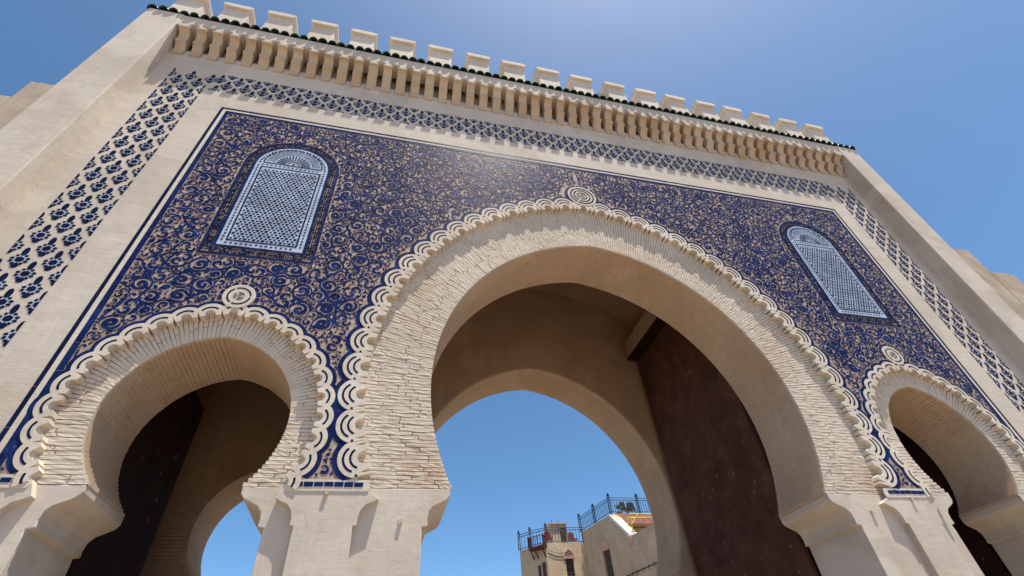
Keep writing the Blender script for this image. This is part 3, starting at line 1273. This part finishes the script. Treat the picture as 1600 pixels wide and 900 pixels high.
# long thin stems that wander between the scrolls
for _ in range(360):
    x, z, r = random.choice(discs)
    a = random.uniform(0, 2 * pi)
    s = random.choice((-1, 1))
    R_ = random.uniform(.12, .36)
    cx_, cz_ = x - R_ * cos(a), z - R_ * sin(a)
    sp = random.uniform(.9, 1.9)
    k = 14
    pts = [(cx_ + R_ * cos(a + s * sp * i / k), cz_ + R_ * sin(a + s * sp * i / k)) for i in range(k + 1)]
    if inside(pts):
        ribbon(scr, pts, [0.0045] * (k + 1), -0.0044)
for sx in (1, -1):
    m2 = MB()
    if sx == 1:
        m2.v, m2.f, m2.mi = list(scr.v), list(scr.f), list(scr.mi)
    else:
        m2.v = [(-p[0], p[1] - .0004, p[2]) for p in scr.v]
        m2.f = [q[::-1] for q in scr.f]
        m2.mi = list(scr.mi)
    o = part("scrollwork", m2, [M['blue'], M['carved']], gate)
    o['kind'] = 'stuff'

# ------------------------------------------------------------------ blind windows
wf = MB()
frame_band(wf, 0, 0.66, 0.625, 2.725, 2.76, -0.010, 0.002)
frame_band(wf, 0, 0.535, 0.50, 2.862, 2.893, -0.010, 0.002)
small_scr = MB()
bw = []
per = []
for t in np.arange(2.81, WZS, 0.028):
    for s in (-1, 1):
        for dx in (-.030, 0, .030):
            per.append((s * (0.58 + dx), t + random.uniform(-.006, .006)))
for a_ in np.arange(0, pi, 0.028 / 0.58):
    for dx in (-.030, 0, .030):
        per.append(((0.58 + dx) * cos(a_), WZS + (0.58 + dx) * sin(a_)))
for x in np.arange(-.54, .545, 0.028):
    for dz in (-.03, 0, .03):
        per.append((x, 2.81 + dz))
for x, z in per:
    q = random.random()
    if q < .35:
        comma(small_scr, x + random.uniform(-.004, .004), z, 0.017, -0.0080)
    elif q < .85:
        blob(small_scr, x, z + random.uniform(-.004, .004), .0135, .0075, random.uniform(0, pi), -0.0078, 6)
    else:
        blob(small_scr, x, z, .010, .010, 0, -0.0078, 6)
pane = MB().prism(frame_poly(0, 0.497, 2.90, WZS, 24), -0.012, 0.002)
dark = MB()
YD0, YD1 = -0.0155, -0.0118


def dbox(x0, x1, z0, z1):
    dark.box(x0, x1, YD0, YD1, z0, z1)


for s in (-1, 1):
    x0, x1 = sorted((s * .395, s * .415))
    dbox(x0, x1, 2.98, 4.60)
dbox(-.393, .393, 2.982, 3.0)
dbox(-.393, .393, 4.582, 4.598)
dbox(-.405, .405, 4.69, 4.707)
ringb(dark, 0, 4.70, .395, .415, YD0, YD1, 32, 12, a0=0.02, a1=pi - .02)
# diamonds in the white border
dia = MB()


def diamond(mb, x, z, ax, az):
    mb.prism([(x - ax, z), (x, z - az), (x + ax, z), (x, z + az)], YD0, YD1)


for z in np.arange(2.99, 4.66, .058):
    for s in (-1, 1):
        diamond(dia, s * .455, z, .014, .018)
for a_ in np.arange(.05, pi, .125):
    x, z = .455 * cos(a_), WZS + .455 * sin(a_)
    dia.prism([(x + .017 * cos(a_ + k * pi / 2), z + .017 * sin(a_ + k * pi / 2)) for k in range(4)], YD0, YD1)
for x in np.arange(-.40, .41, .058):
    diamond(dia, x, 2.94, .018, .014)
    diamond(dia, x, 4.645, .018, .012)
lat = MB()


def star(mb, x, z, r):
    mb.prism([(x + (r if k % 2 == 0 else r * .62) * sin(k * pi / 6), z + (r if k % 2 == 0 else r * .62) * cos(k * pi / 6)) for k in range(12)], YD0, YD1)


ps = 0.1045
rows = int(1.58 / (ps * .866)) + 1
for j in range(rows):
    z = 3.03 + j * ps * .866
    off = 0 if j % 2 == 0 else ps / 2
    for i in range(-5, 6):
        x = i * ps + off
        for dx, dz, k in ((0, 0, 's'), (ps / 2, 0, 'h'), (ps / 4, ps * .433, 'a'), (-ps / 4, ps * .433, 'b')):
            X_, Z_ = x + dx, z + dz
            if abs(X_) > .378 or Z_ > 4.565 or Z_ < 3.012:
                continue
            if k == 's':
                star(lat, X_, Z_, .0245)
            else:
                lat.prism([(X_ + .0175 * cos(q * pi / 3 + .5), Z_ + .0145 * sin(q * pi / 3 + .5)) for q in range(6)], YD0, YD1)
fan = MB()
ringb(fan, 0, 4.715, .078, .088, YD0, YD1, 14, 1, a0=.05, a1=pi - .05)
disc(fan, 0, 4.735, .016, YD0, YD1, 8)
for k in range(15):
    a_ = pi * (k + .5) / 15
    p0, p1 = .11, .225
    wv0, wv1 = .004, .0095
    d_ = (cos(a_), sin(a_))
    n_ = (-sin(a_), cos(a_))
    if 4.715 + p0 * d_[1] > 4.722:
        fan.prism([(p0 * d_[0] + n_[0] * wv0, 4.715 + p0 * d_[1] + n_[1] * wv0), (p1 * d_[0] + n_[0] * wv1, 4.715 + p1 * d_[1] + n_[1] * wv1),
                   ((p1 + .02) * d_[0], 4.715 + (p1 + .02) * d_[1]),
                   (p1 * d_[0] - n_[0] * wv1, 4.715 + p1 * d_[1] - n_[1] * wv1), (p0 * d_[0] - n_[0] * wv0, 4.715 + p0 * d_[1] - n_[1] * wv0)], YD0, YD1)
for rr in (.275, .305, .335, .362):
    for a_ in np.arange(.12, pi - .1, .032 / rr):
        if 4.715 + rr * sin(a_) > 4.73:
            c_ = (rr * cos(a_), 4.715 + rr * sin(a_) * .98)
            aa = a_ + random.choice((.7, -.7, 1.6))
            fan.prism([(c_[0] + .013 * cos(aa), c_[1] + .013 * sin(aa)), (c_[0] + .007 * cos(aa + 1.6), c_[1] + .007 * sin(aa + 1.6)),
                       (c_[0] - .013 * cos(aa), c_[1] - .013 * sin(aa)), (c_[0] + .007 * cos(aa - 1.6), c_[1] + .007 * sin(aa - 1.6))], YD0, YD1)
mesh_w = {}
for nm, b_, mt in (("window_border", wf, M['blue']), ("border_scroll", small_scr, M['blue_dark']), ("pane", pane, M['pale']), ("frame_line", dark, M['blue_dark']),
                   ("diamond_tiles", dia, M['blue_dark']), ("star_lattice", lat, M['blue_dark']), ("fan", fan, M['blue_dark'])):
    mesh_w[nm] = b_.mesh(nm, mt)
for sx, lab in ((-1, "arched blue and white lattice window left of the big arch"), (1, "arched blue and white lattice window right of the big arch")):
    o = link("blind_window", mesh_w["pane"], gate, (sx * WX, 0, 0))
    o['label'] = lab
    for nm in ("window_border", "border_scroll", "frame_line", "diamond_tiles", "star_lattice", "fan"):
        c = link(nm, mesh_w[nm], o)
        if nm in ("border_scroll", "star_lattice", "diamond_tiles"):
            c['kind'] = 'stuff'

# ------------------------------------------------------------------ flower tile band
def flower():
    mb = MB()
    y0, y1 = -0.0032, 0.002
    disc(mb, 0, -.005, 0.074, -0.0016, 0.002, 14, mi=1)
    mb.prism([(.043 * cos(k * pi / 6) * (1 if k % 2 else .88), -.0 + .043 * sin(k * pi / 6) * (1 if k % 2 else .86)) for k in range(12)], y0, y1)

    def petal(a, r0, r1, w_):
        d = (cos(a), sin(a))
        n = (-sin(a), cos(a))
        m = (r0 + r1) / 2
        mb.prism([(r0 * d[0], r0 * d[1]), (m * d[0] + n[0] * w_, m * d[1] + n[1] * w_), (r1 * d[0], r1 * d[1]), (m * d[0] - n[0] * w_, m * d[1] - n[1] * w_)], y0, y1)
    for a in (rad(12), rad(168), rad(-22), rad(202)):
        petal(a, .049, .097, .0215)
    for a in (rad(55), rad(125)):
        petal(a, .049, .088, .0215)
    for a in (rad(-58), rad(238)):
        petal(a, .050, .095, .0215)
    mb.prism([(.036 * cos(t), -.090 + .040 * sin(t)) for t in np.linspace(0, 2 * pi, 9)[:-1]], y0, y1)
    mb.prism([(.030 * cos(t), .119 + .066 * sin(t)) for t in np.linspace(0, 2 * pi, 13)[:-1]], y0, y1)
    return mb


fme = flower().mesh("flower_tile", [M['blue_dark'], M['palegrout']])


def clipped(no):
    me = fme.copy()
    bm = bmesh.new()
    bm.from_mesh(me)
    bmesh.ops.bisect_plane(bm, geom=bm.verts[:] + bm.edges[:] + bm.faces[:], plane_co=(0, 0, 0), plane_no=no, clear_outer=True)
    bm.to_mesh(me)
    bm.free()
    return me


FCL = {'full': fme, 'keep_left': clipped((1, 0, 0)), 'keep_right': clipped((-1, 0, 0)), 'keep_low': clipped((0, 0, 1)), 'keep_high': clipped((0, 0, -1))}
fl = []
DXV, DZ = 0.1525, 0.195
for sx in (-1, 1):
    for c in range(5):
        xa = 6.435 + c * DXV
        x = sx * xa
        j = 0
        while True:
            z = 0.20 + (c % 2) * DZ + j * 2 * DZ
            j += 1
            if z > 7.0:
                break
            kind = 'full'
            if c == 0:
                if z > 6.45:
                    kind = 'full'
                else:
                    kind = 'keep_left' if sx < 0 else 'keep_right'
            if c == 4:
                kind = 'keep_right' if sx < 0 else 'keep_left'
            fl.append((x, z, kind))
DXH = 6.435 / 45.0
for r_ in range(4):
    z = 6.495 + r_ * DZ
    for i in range(-44, 45):
        if (i + r_) % 2:
            continue
        kind = 'keep_high' if r_ == 0 else ('keep_low' if r_ == 3 else 'full')
        fl.append((i * DXH, z, kind))
scored = sorted(fl, key=lambda q: -(px((q[0], 0, q[1]))[0] ** 2 * (2 if px((q[0], 0, q[1]))[1] else 0.001) * (1 if q[2] == 'full' else .5)
                                    * abs((Vector((q[0], 0, q[1])) - CAMP).normalized().y)))
rest = MB()
for n_, (x, z, kind) in enumerate(scored):
    me = FCL[kind]
    if n_ < 296:
        o = link("flower_tile", me, gate, (x + random.uniform(-.003, .003), 0, z + random.uniform(-.003, .003)))
        o.rotation_euler = (0, random.uniform(-.03, .03), 0)
    else:
        co = [(v.co.x + x, v.co.y, v.co.z + z) for v in me.vertices]
        b0 = len(rest.v)
        rest.v += co
        for p in me.polygons:
            rest.f.append(tuple(i + b0 for i in p.vertices))
            rest.mi.append(p.material_index)
o = part("flower_tiles", rest, [M['blue_dark'], M['palegrout']], gate)
o['kind'] = 'stuff'

# ------------------------------------------------------------------ pegs, door leaves, beams
for x, z, y in ((-3.33, -0.075, 0), (-2.66, -0.30, .07), (3.31, -0.075, 0), (2.70, -0.21, .07)):
    mb = MB()
    mb.prism([(x - .016, z - .020), (x + .017, z - .016), (x + .014, z + .020), (x - .018, z + .018)], y - .024, y + .01)
    part("peg", mb, M['corbel'], gate)


def door_leaf(x, y0, y1, z1, n, face, mat='door'):
    fr = MB()
    x0, x1 = sorted((x, x + .05 * -face))
    fr.box(x0, x1, y0, y1, GZ + .03, z1 - .01)
    o = part("door_leaf", fr, M[mat], gate)
    for i in range(n):
        a_, b_ = y0 + (y1 - y0) * i / n + .003, y0 + (y1 - y0) * (i + 1) / n - .003
        xa, xb = sorted((x, x + face * .018))
        part("plank", MB().box(xa, xb, a_, b_, GZ + .03, z1), M[mat], o)
    return o


for s in (-1, 1):
    door_leaf(s * 2.47, 1.05, 3.56, 4.24, 8, -s)
    mb = MB()
    x0, x1 = sorted((s * 2.2, s * 2.93))
    mb.box(x0, x1, 0.94, 3.47, 4.17, 4.58)
    bev(part("door_beam", mb, M['inner'], gate), .01)
    xb0, xb1 = sorted((s * 2.19, s * 2.93))
    part("beam_underside", MB().box(xb0, xb1, 0.94, 3.48, 4.125, 4.168), M['door_dark'], gate)  # added dark sheet that makes the underside of the beam dark
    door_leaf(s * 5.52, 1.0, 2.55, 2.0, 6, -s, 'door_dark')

wd = thing("weed", "small green weed growing between two merlons on the gate's parapet", "plant", (1.27, 0.05, 8.92))
lf = MB()
for k in range(26):
    a_ = random.uniform(0, 2 * pi)
    ln_ = random.uniform(.25, .78)
    sp_ = random.uniform(.02, .20)
    b_ = Vector((sp_ * cos(a_), sp_ * sin(a_) * .5, ln_))
    w_ = Vector((.010, 0, 0))
    lf.add([Vector((0, 0, 0)) - w_, Vector((0, 0, 0)) + w_, b_ * .6 + w_ * .8, b_, b_ * .6 - w_ * .8], [(0, 1, 2, 3, 4)])
    for q in range(3):
        c_ = b_ * random.uniform(.5, 1)
        u_ = Vector((random.uniform(-1, 1), random.uniform(-.5, .5), random.uniform(-.2, 1))).normalized() * .045
        v_ = u_.orthogonal().normalized() * .016
        lf.add([c_, c_ + u_ * .5 + v_, c_ + u_, c_ + u_ * .5 - v_], [(0, 1, 2, 3)])
link("foliage", lf.mesh("foliage", M['foliage']), wd)

# ================================================================== CITY WALLS beside the gate
def city_wall(sx, steps, label):
    t = thing("city_wall", label, "wall", (sx * XO, 0, GZ))
    for x0, x1, z1 in steps:
        a_, b_ = sorted((sx * x0, sx * x1))
        mb = MB()
        # slightly irregular top
        n = 6
        top = [(a_ + (b_ - a_) * i / n, z1 + random.uniform(-.015, .015)) for i in range(n + 1)]
        mb.prism([(a_, GZ)] + top + [(b_, GZ)], -0.268 if x0 < 8 else -.272, 0.75)
        bev(part("wall_section", mb, M['wall_rough'], t), .02, 2)


city_wall(-1, [(7.925, 8.225, 5.43), (8.228, 9.6, 4.97), (9.603, 11.5, 4.5), (11.503, 30, 4.1)], "pale weathered city wall stepping down from the left side of the gate")
city_wall(1, [(7.925, 8.43, 4.86), (8.433, 9.07, 4.26), (9.073, 11.5, 3.75), (11.503, 30, 3.5)], "pale weathered city wall stepping down from the right side of the gate")


# ================================================================== HOUSES seen through the big arch
def bar(mb, p, q, r, seg=5):
    mb.tube([p, q], r, seg)


def railing(parent, pts, h, posts, spacing=0.17, base=None):
    """wrought iron railing along a polyline of world points"""
    rl = None
    off = parent.location
    for k in range(len(pts) - 1):
        p, q = Vector(pts[k]), Vector(pts[k + 1])
        mb = MB()
        for dz in (0.08, h * .86, h):
            bar(mb, p + Vector((0, 0, dz)), q + Vector((0, 0, dz)), .021, 5)
        if rl is None:
            rl = part("railing", mb, M['iron'], parent)
        else:
            mb.v = [(v[0] - off.x, v[1] - off.y, v[2] - off.z) for v in mb.v]
            link("rail", mb.mesh("rail", M['iron']), rl)
        L = (q - p).length
        n = max(2, int(L / spacing))
        for i in range(1, n):
            c = p.lerp(q, i / n)
            m2 = MB()
            bar(m2, c + Vector((0, 0, .08)), c + Vector((0, 0, h * .86)), .015, 4)
            if i % 2 == 0:
                m2.add([(c.x - .03, c.y - .01, c.z + h * .45), (c.x, c.y - .01, c.z + h * .38), (c.x + .03, c.y - .01, c.z + h * .45), (c.x, c.y - .01, c.z + h * .52)], [(0, 1, 2, 3)])
            m2.v = [(v[0] - off.x, v[1] - off.y, v[2] - off.z) for v in m2.v]
            link("baluster", m2.mesh("baluster", M['iron']), rl)
    for c in posts:
        c = Vector(c)
        m2 = MB()
        for dx in (-.05, .05):
            for dy in (-.05, .05):
                m2.box(c.x + dx - .011, c.x + dx + .011, c.y + dy - .011, c.y + dy + .011, c.z, c.z + h + .10)
        m2.box(c.x - .07, c.x + .07, c.y - .07, c.y + .07, c.z + h + .10, c.z + h + .14)
        m2.box(c.x - .05, c.x + .05, c.y - .05, c.y + .05, c.z + h + .20, c.z + h + .23)
        m2.box(c.x - .035, c.x + .035, c.y - .035, c.y + .035, c.z + h + .14, c.z + h + .20)
        m2.v = [(v[0] - off.x, v[1] - off.y, v[2] - off.z) for v in m2.v]
        link("post", m2.mesh("post", M['iron']), rl)
    return rl


# near house on the right: its long wall runs away from us (direction P -> Q), terrace at 6.6
A0 = Vector((9.109, 25.048, 0))
A1 = Vector((9.664, 21.549, 0))
dA = (A1 - A0).normalized()
nA = Vector((dA.y, -dA.x, 0))          # points to +x side (into the house)
if nA.x < 0:
    nA = -nA
hR = thing("house", "tan house with slanted white coping and iron terrace railing, right one through the big arch", "house", (A0.x, A0.y, GZ))
LA = (A1 - A0).length


def onA(s, z, dn=0.0):
    p = A0 + dA * s + nA * dn
    return (p.x, p.y, z)


def slabA(poly, d0, d1, name, mat, parent):
    """polygon in (s, z) on the long wall, given thickness along nA"""
    mb = MB()
    mb.prism(poly, 0, 1)
    mb.v = [onA(v[0], v[2], d0 + (d1 - d0) * v[1]) for v in mb.v]
    o_ = part(name, mb, mat, parent)
    return o_


HT = 6.60
LOW = 5.06
sd_ = LA + 1.27        # foot of the slanted coping
wpoly = [(0, GZ), (8.5, GZ), (8.5, LOW + .03), (sd_, LOW), (LA + .0, HT - .02), (0, HT)]
# wall with real window recess: build as pieces around the opening
ws0, ws1, wz0, wz1 = 1.95, 2.72, 1.5, 5.05
slabA([(0, GZ), (ws0, GZ), (ws0, HT - .006), (0, HT)], 0, .35, "wall", M['house_tan'], hR)
slabA([(ws0, wz1), (ws1, wz1), (ws1, HT - .012), (ws0, HT - .006)], 0, .35, "wall", M['house_tan'], hR)
slabA([(ws0, GZ), (ws1, GZ), (ws1, wz0), (ws0, wz0)], 0, .35, "wall", M['house_tan'], hR)
slabA([(ws1, GZ), (8.5, GZ), (8.5, LOW + .03), (sd_, LOW), (LA, HT - .02), (ws1, HT - .012)], 0, .35, "wall", M['house_tan'], hR)
wn = slabA([(ws0 + .02, wz0), (ws1 - .02, wz0), (ws1 - .02, wz1), (ws0 + .02, wz1)], .12, .16, "window", M['shutter'], hR)
for i in range(12):
    z = wz0 + .1 + i * .29
    mb = MB().prism([(ws0 + .06, z), (ws1 - .06, z), (ws1 - .06, z + .22), (ws0 + .06, z + .22)], 0, 1)
    mb.v = [onA(v[0], v[2], .09 + .03 * v[1]) for v in mb.v]
    mb.v = [(v[0] - hR.location.x, v[1] - hR.location.y, v[2] - hR.location.z) for v in mb.v]
    link("slat", mb.mesh("slat", M['shutter']), wn)
slabA([(ws0 - .06, wz1)] + [((ws0 + ws1) / 2 - .45 * cos(t), wz1 + .5 * sin(t) ** 1.3) for t in np.linspace(0, pi, 9)] + [(ws1 + .06, wz1)], -.03, .01, "window_head", M['pink'], hR)
# white coping on the slope
cp = [(LA - .14, HT + .02), (sd_ + .05, LOW + .16), (sd_ + .05, LOW - .02), (LA - .14, HT - .16)]
slabA(cp, -.10, .45, "coping", M['whitep'], hR)
slabA([(sd_ - .10, LOW - .45), (sd_ + .12, LOW - .36), (sd_ + .10, LOW + .04), (sd_ - .05, LOW + .04)], -.05, .4, "coping_end", M['pink'], hR)
# terrace slab and brick red parapet band facing us
mb = MB()
mb.box(A1.x + .1, A1.x + 7, A1.y + .05, A1.y + 3.4, HT - .35, HT - .05)
part("terrace_floor", mb, M['house_tan'], hR)
mb = MB()
mb.box(A1.x + .02, A1.x + 7, A1.y - .02, A1.y + .12, HT - .55, HT - .02)
part("terrace_band", mb, M['rednband'], hR)
mb = MB().box(A1.x + .6, A1.x + 7, A1.y + 1.2, A1.y + 3.3, GZ, HT - .4)
part("rear_room", mb, M['house_tan'], hR)
railing(hR, [(A0.x, A0.y, HT), (A1.x, A1.y, HT), (A1.x + 4.2, A1.y + .02, HT)], .84,
        [(A0.x, A0.y, HT), onA(LA * .5, HT), (A1.x, A1.y, HT), (A1.x + 1.78, A1.y + .03, HT), (A1.x + 3.6, A1.y + .03, HT)], .15)
# lower terrace frame of yellow bars
pg = thing("pergola", "yellow metal frame under the terrace of the right-hand house behind the big arch", "pergola", (A1.x + .5, 20.4, LOW))
PX0, PY0 = A1.x + .42, 20.3
for nm, p, q in (("bar", (0, 0, .95), (3.2, .1, .95)), ("bar", (0, 0, .70), (3.2, .1, .78)), ("post", (.02, 0, -.5), (.02, 0, 1.0)), ("post", (.10, .5, -.5), (.10, .5, 1.0)),
                 ("bar", (.02, 0, .3), (.55, 0, .95)), ("bar", (.1, .5, .92), (3.2, .6, .92)), ("post", (1.6, .05, -.5), (1.6, .05, .95))):
    mb = MB()
    mb.tube([(PX0 + p[0], PY0 + p[1], LOW + .35 + p[2] * .8), (PX0 + q[0], PY0 + q[1], LOW + .35 + q[2] * .8)], .032, 6)
    part(nm, mb, M['yellow'], pg)


def plant(label, x, y, z, r, n, h=0.4, group=None):
    t = thing("potted_plant", label, "plant", (x, y, z), group)
    mb = MB()
    mb.prism([(.0, 0), (.12, 0), (.16, .26), (.0, .26)], -.14, .14, 'xz')
    mb2 = MB()
    nn = 10
    prof_ = [(.10, 0), (.15, .24), (.17, .24), (.17, .28), (.13, .28)]
    vv, ff = [], []
    for k in range(nn):
        a_ = 2 * pi * k / nn
        for rr, zz in prof_:
            vv.append((rr * cos(a_), rr * sin(a_), zz))
    m_ = len(prof_)
    for k in range(nn):
        for i in range(m_ - 1):
            ff.append((k * m_ + i, ((k + 1) % nn) * m_ + i, ((k + 1) % nn) * m_ + i + 1, k * m_ + i + 1))
    ff.append(tuple(k * m_ for k in range(nn))[::-1])
    mb2.add(vv, ff)
    link("pot", mb2.mesh("pot", M['terracotta']), t)
    lf = MB()
    for _ in range(n):
        a_ = random.uniform(0, 2 * pi)
        el = random.uniform(-.2, 1.4)
        rr = r * random.uniform(.3, 1)
        c = Vector((rr * cos(a_) * cos(el), rr * sin(a_) * cos(el), .3 + h * .5 + rr * sin(el)))
        u = Vector((random.uniform(-1, 1), random.uniform(-1, 1), random.uniform(-1, 1))).normalized() * .07
        w_ = u.orthogonal().normalized() * .028
        lf.add([c - u, c + w_, c + u, c - w_], [(0, 1, 2, 3)])
    link("foliage", lf.mesh("foliage", M['foliage']), t)
    st = MB().tube([(0, 0, .2), (.01, 0, .3 + h * .6)], .018, 5)
    link("stem", st.mesh("stem", M['shutter']), t)


plant("leafy potted plant behind the terrace railing near its corner post", A1.x + .75, A1.y + .5, HT - .05, .20, 120)


def chair(label, x, y, z, rz, mat, group=None):
    t = thing("chair", label, "chair", (x, y, z), group)
    t.rotation_euler = (0, 0, rz)
    link("seat", MB().box(-.22, .22, -.22, .22, .42, .46).mesh("seat", mat), t)
    link("backrest", MB().prism([(-.22, .48), (.22, .48), (.20, .86), (.10, .92), (-.10, .92), (-.20, .86)], .20, .235).mesh("backrest", mat), t)
    lm = MB().tube([(0, 0, 0), (0, 0, .43)], .016, 5).mesh("leg", M['iron'])
    for dx in (-.2, .2):
        for dy in (-.2, .2):
            link("leg", lm, t, (dx, dy, 0))


chair("dark chair on the upper terrace beside the potted plant", A1.x + 1.25, A1.y + .55, HT - .05, .4, M['shutter'])
chair("dark chair on the upper terrace next to the right-hand railing post", A1.x + 1.6, A1.y + .60, HT - .05, -.3, M['shutter'])

# hooks carrying a cable along the lower wall
cb = thing("cable", "black cable looped on hooks along the lower wall of the tan house", "cable", onA(LA + 1.0, 3.2))
pts = []
for i in range(25):
    s_ = LA + .4 + i * .16
    pts.append(onA(s_, 3.46 - .035 * abs(sin(i * pi / 3)), -.06))
mb = MB().tube(pts, .022, 5)
part("wire", mb, M['iron'], cb)
for i in range(0, 25, 3):
    mb = MB().tube([onA(LA + .4 + i * .16, 3.50, .0), onA(LA + .4 + i * .16, 3.45, -.08), onA(LA + .4 + i * .16, 3.32, -.07)], .018, 4)
    part("hook", mb, M['iron'], cb)

# far house on the left: lit face towards us at y = 24.83, shaded flank running back
hL = thing("house", "ochre house with arched window, red balcony and roof railing, left one through the big arch", "house", (6.70, 24.83, GZ))
RZ = 6.0
F0 = Vector((6.696, 24.833, 0))
B0 = Vector((5.464, 26.102, 0))
ax0, ax1, az0, az1 = 7.80, 8.28, 2.2, 5.18
yF = 24.833
for nm, (x0, x1, z0, z1) in {"a": (F0.x, ax0, GZ, RZ), "b": (ax1, 9.6, GZ, RZ), "c": (ax0, ax1, az1 + .35, RZ), "d": (ax0, ax1, GZ, az0)}.items():
    part("wall", MB().box(x0, x1, yF, yF + .35, z0, z1), M['house_warm'], hL)
part("wall", MB().prism([(ax0, az1 + .35), (ax0, az1)] + [((ax0 + ax1) / 2 - .24 * cos(t), az1 + .26 * sin(t)) for t in np.linspace(0, pi, 9)] + [(ax1, az1), (ax1, az1 + .35)], yF + .002, yF + .34), M['house_warm'], hL)
wn = part("window", MB().box(ax0, ax1, yF + .10, yF + .14, az0, az1 + .3), M['shutter'], hL)
for i in range(10):
    mb = MB().box(ax0 + .05, ax1 - .05, yF + .07, yF + .11, az0 + .2 + i * .285, az0 + .41 + i * .285)
    mb.v = [(v[0] - hL.location.x, v[1] - hL.location.y, v[2] - hL.location.z) for v in mb.v]
    link("slat", mb.mesh("slat", M['shutter']), wn)
# pointed pink head with raised rim
cxw = (ax0 + ax1) / 2
head = [(cxw - .34, az1), (cxw - .34, az1 + .20), (cxw - .26, az1 + .34), (cxw - .10, az1 + .44), (cxw, az1 + .58), (cxw + .10, az1 + .44), (cxw + .26, az1 + .34), (cxw + .34, az1 + .20), (cxw + .34, az1)]
inn = [(cxw + (x - cxw) * .80, az1 + (z - az1) * .84) for x, z in head]
part("window_head", MB().prism(inn, yF - .01, yF + .20), M['pink'], hL)
mb = MB()
for k in range(len(head) - 1):
    mb.prism([head[k], head[k + 1], inn[k + 1], inn[k]], yF - .04, yF + .01)
part("window_rim", mb, M['house_tan'], hL)
part("sill", MB().box(ax0 - .06, ax1 + .06, yF - .05, yF + .05, az1 - .03, az1 + .03), M['pink'], hL)
# shaded flank
dB = (B0 - F0).normalized()
nB = Vector((-dB.y, dB.x, 0))
if nB.x > 0:
    nB = -nB
LB = (B0 - F0).length


def slabB(poly, d0, d1, name, mat):
    mb = MB().prism(poly, 0, 1)
    out = []
    for v in mb.v:
        p = F0 + dB * v[0] + nB * (d0 + (d1 - d0) * v[1])
        out.append((p.x, p.y, v[2]))
    mb.v = out
    return part(name, mb, mat, hL)


slabB([(0, GZ), (LB, GZ), (LB, RZ - .1), (0, RZ)], -.35, 0, "wall", M['house_tan'])
slabB([(.45, 1.5), (.62, 1.5), (.62, 4.9), (.45, 4.9)], -.01, .02, "window", M['shutter'])
slabB([(.12, 1.5), (.33, 1.5), (.33, 5.0), (.12, 5.0)], -.01, .025, "window", M['wood_red'])
part("roof", MB().prism([(F0.x + .1, F0.y + .3), (9.6, 25.1), (9.6, 31), (7.05, 31), (B0.x + .2, B0.y + .2)], RZ - .4, RZ - .12, 'xy'), M['house_tan'], hL)
part("rear_wall", MB().prism([(B0.x + .15, B0.y + .15), (B0.x + .4, B0.y + .25), (7.3, 31), (7.0, 31)], GZ, RZ - .13, 'xy'), M['house_tan'], hL)
# roof railing
railing(hL, [(B0.x, B0.y, RZ - .1), (B0.x + .55, B0.y - .57, RZ - .05), (F0.x + .15, F0.y + .12, RZ), (9.3, 24.95, RZ)], .86,
        [(B0.x, B0.y, RZ - .1), (B0.x + .55, B0.y - .57, RZ - .05), (F0.x + .15, F0.y + .12, RZ)], .18)
# red wooden balcony on the corner
bal = part("balcony", MB().prism([(0, 0), (1, 0), (1, 1), (0, 1)], 0, 1), M['wood_red'], hL)
bal.data.clear_geometry()
mb = MB()
bc = F0 + dB * .55
c4 = [bc + nB * 0 - dB * .62, bc + nB * .42 - dB * .62, bc + nB * .42 + dB * .35, bc + dB * .35]
mb.prism([(p.x, p.y) for p in c4], RZ - .32, RZ - .20, 'xy')
for k in range(3):
    p, q = c4[k], c4[k + 1]
    for hh in (.55,):
        mb.tube([(p.x, p.y, RZ - .2 + hh), (q.x, q.y, RZ - .2 + hh)], .03, 5)
    for i in range(7):
        c = p.lerp(q, i / 6)
        mb.tube([(c.x, c.y, RZ - .22), (c.x, c.y, RZ + .35)], .022, 4)
for s_ in (-.5, 0, .28):
    c = bc + dB * s_
    mb.tube([(c.x, c.y, RZ - .75), (c.x + nB.x * .36, c.y + nB.y * .36, RZ - .32)], .04, 5)
mb.v = [(v[0] - hL.location.x, v[1] - hL.location.y, v[2] - hL.location.z) for v in mb.v]
me2 = mb.mesh("balcony", M['wood_red'])
bal.data = me2
# stair hut on the roof
hut = MB()
hut.box(7.55, 8.55, 26.0, 27.2, RZ - .12, RZ + 1.35)
part("roof_hut", hut, M['wall_rough'], hL)
part("hut_door", MB().box(8.12, 8.48, 25.96, 26.01, RZ - .1, RZ + 1.15), M['shutter'], hL)
part("hut_roof", MB().box(7.45, 8.65, 25.9, 27.3, RZ + 1.352, RZ + 1.42), M['house_tan'], hL)
for x in (7.8, 8.25):
    part("antenna", MB().tube([(x, 26.5, RZ + 1.4), (x, 26.5, RZ + 1.75)], .02, 4), M['iron'], hL)
# slack wires on the lit face
mb = MB()
for k, z in enumerate((5.62, 5.45)):
    mb.tube([(F0.x + .1 + 1.35 * t, yF - .03, z - .16 * sin(pi * t) - .1 * t * (1 - k * .3)) for t in np.linspace(0, 1, 9)], .012, 4)
part("wire", mb, M['iron'], hL)
part("lamp", MB().prism([(9.0 + .10 * cos(t), 4.95 + .10 * sin(t)) for t in np.linspace(0, 2 * pi, 11)[:-1]], yF - .06, yF), M['house_tan'], hL)
chair("red chair on the flat roof of the ochre house, behind its railing", 8.72, 25.5, RZ - .12, .2, M['cloth'])
chair("red chair at the left end of the ochre house's flat roof", 7.05, 25.3, RZ - .12, -.2, M['cloth'])

# ================================================================== GROUND
gm = MB()
gm.box(-600, 600, -600, 600, GZ - 1.0, GZ)
g_ = link("ground", gm.mesh("ground", M['ground']))
g_['kind'] = 'structure'
g_['label'] = "sandy paved ground of the square in front of and behind the gate"
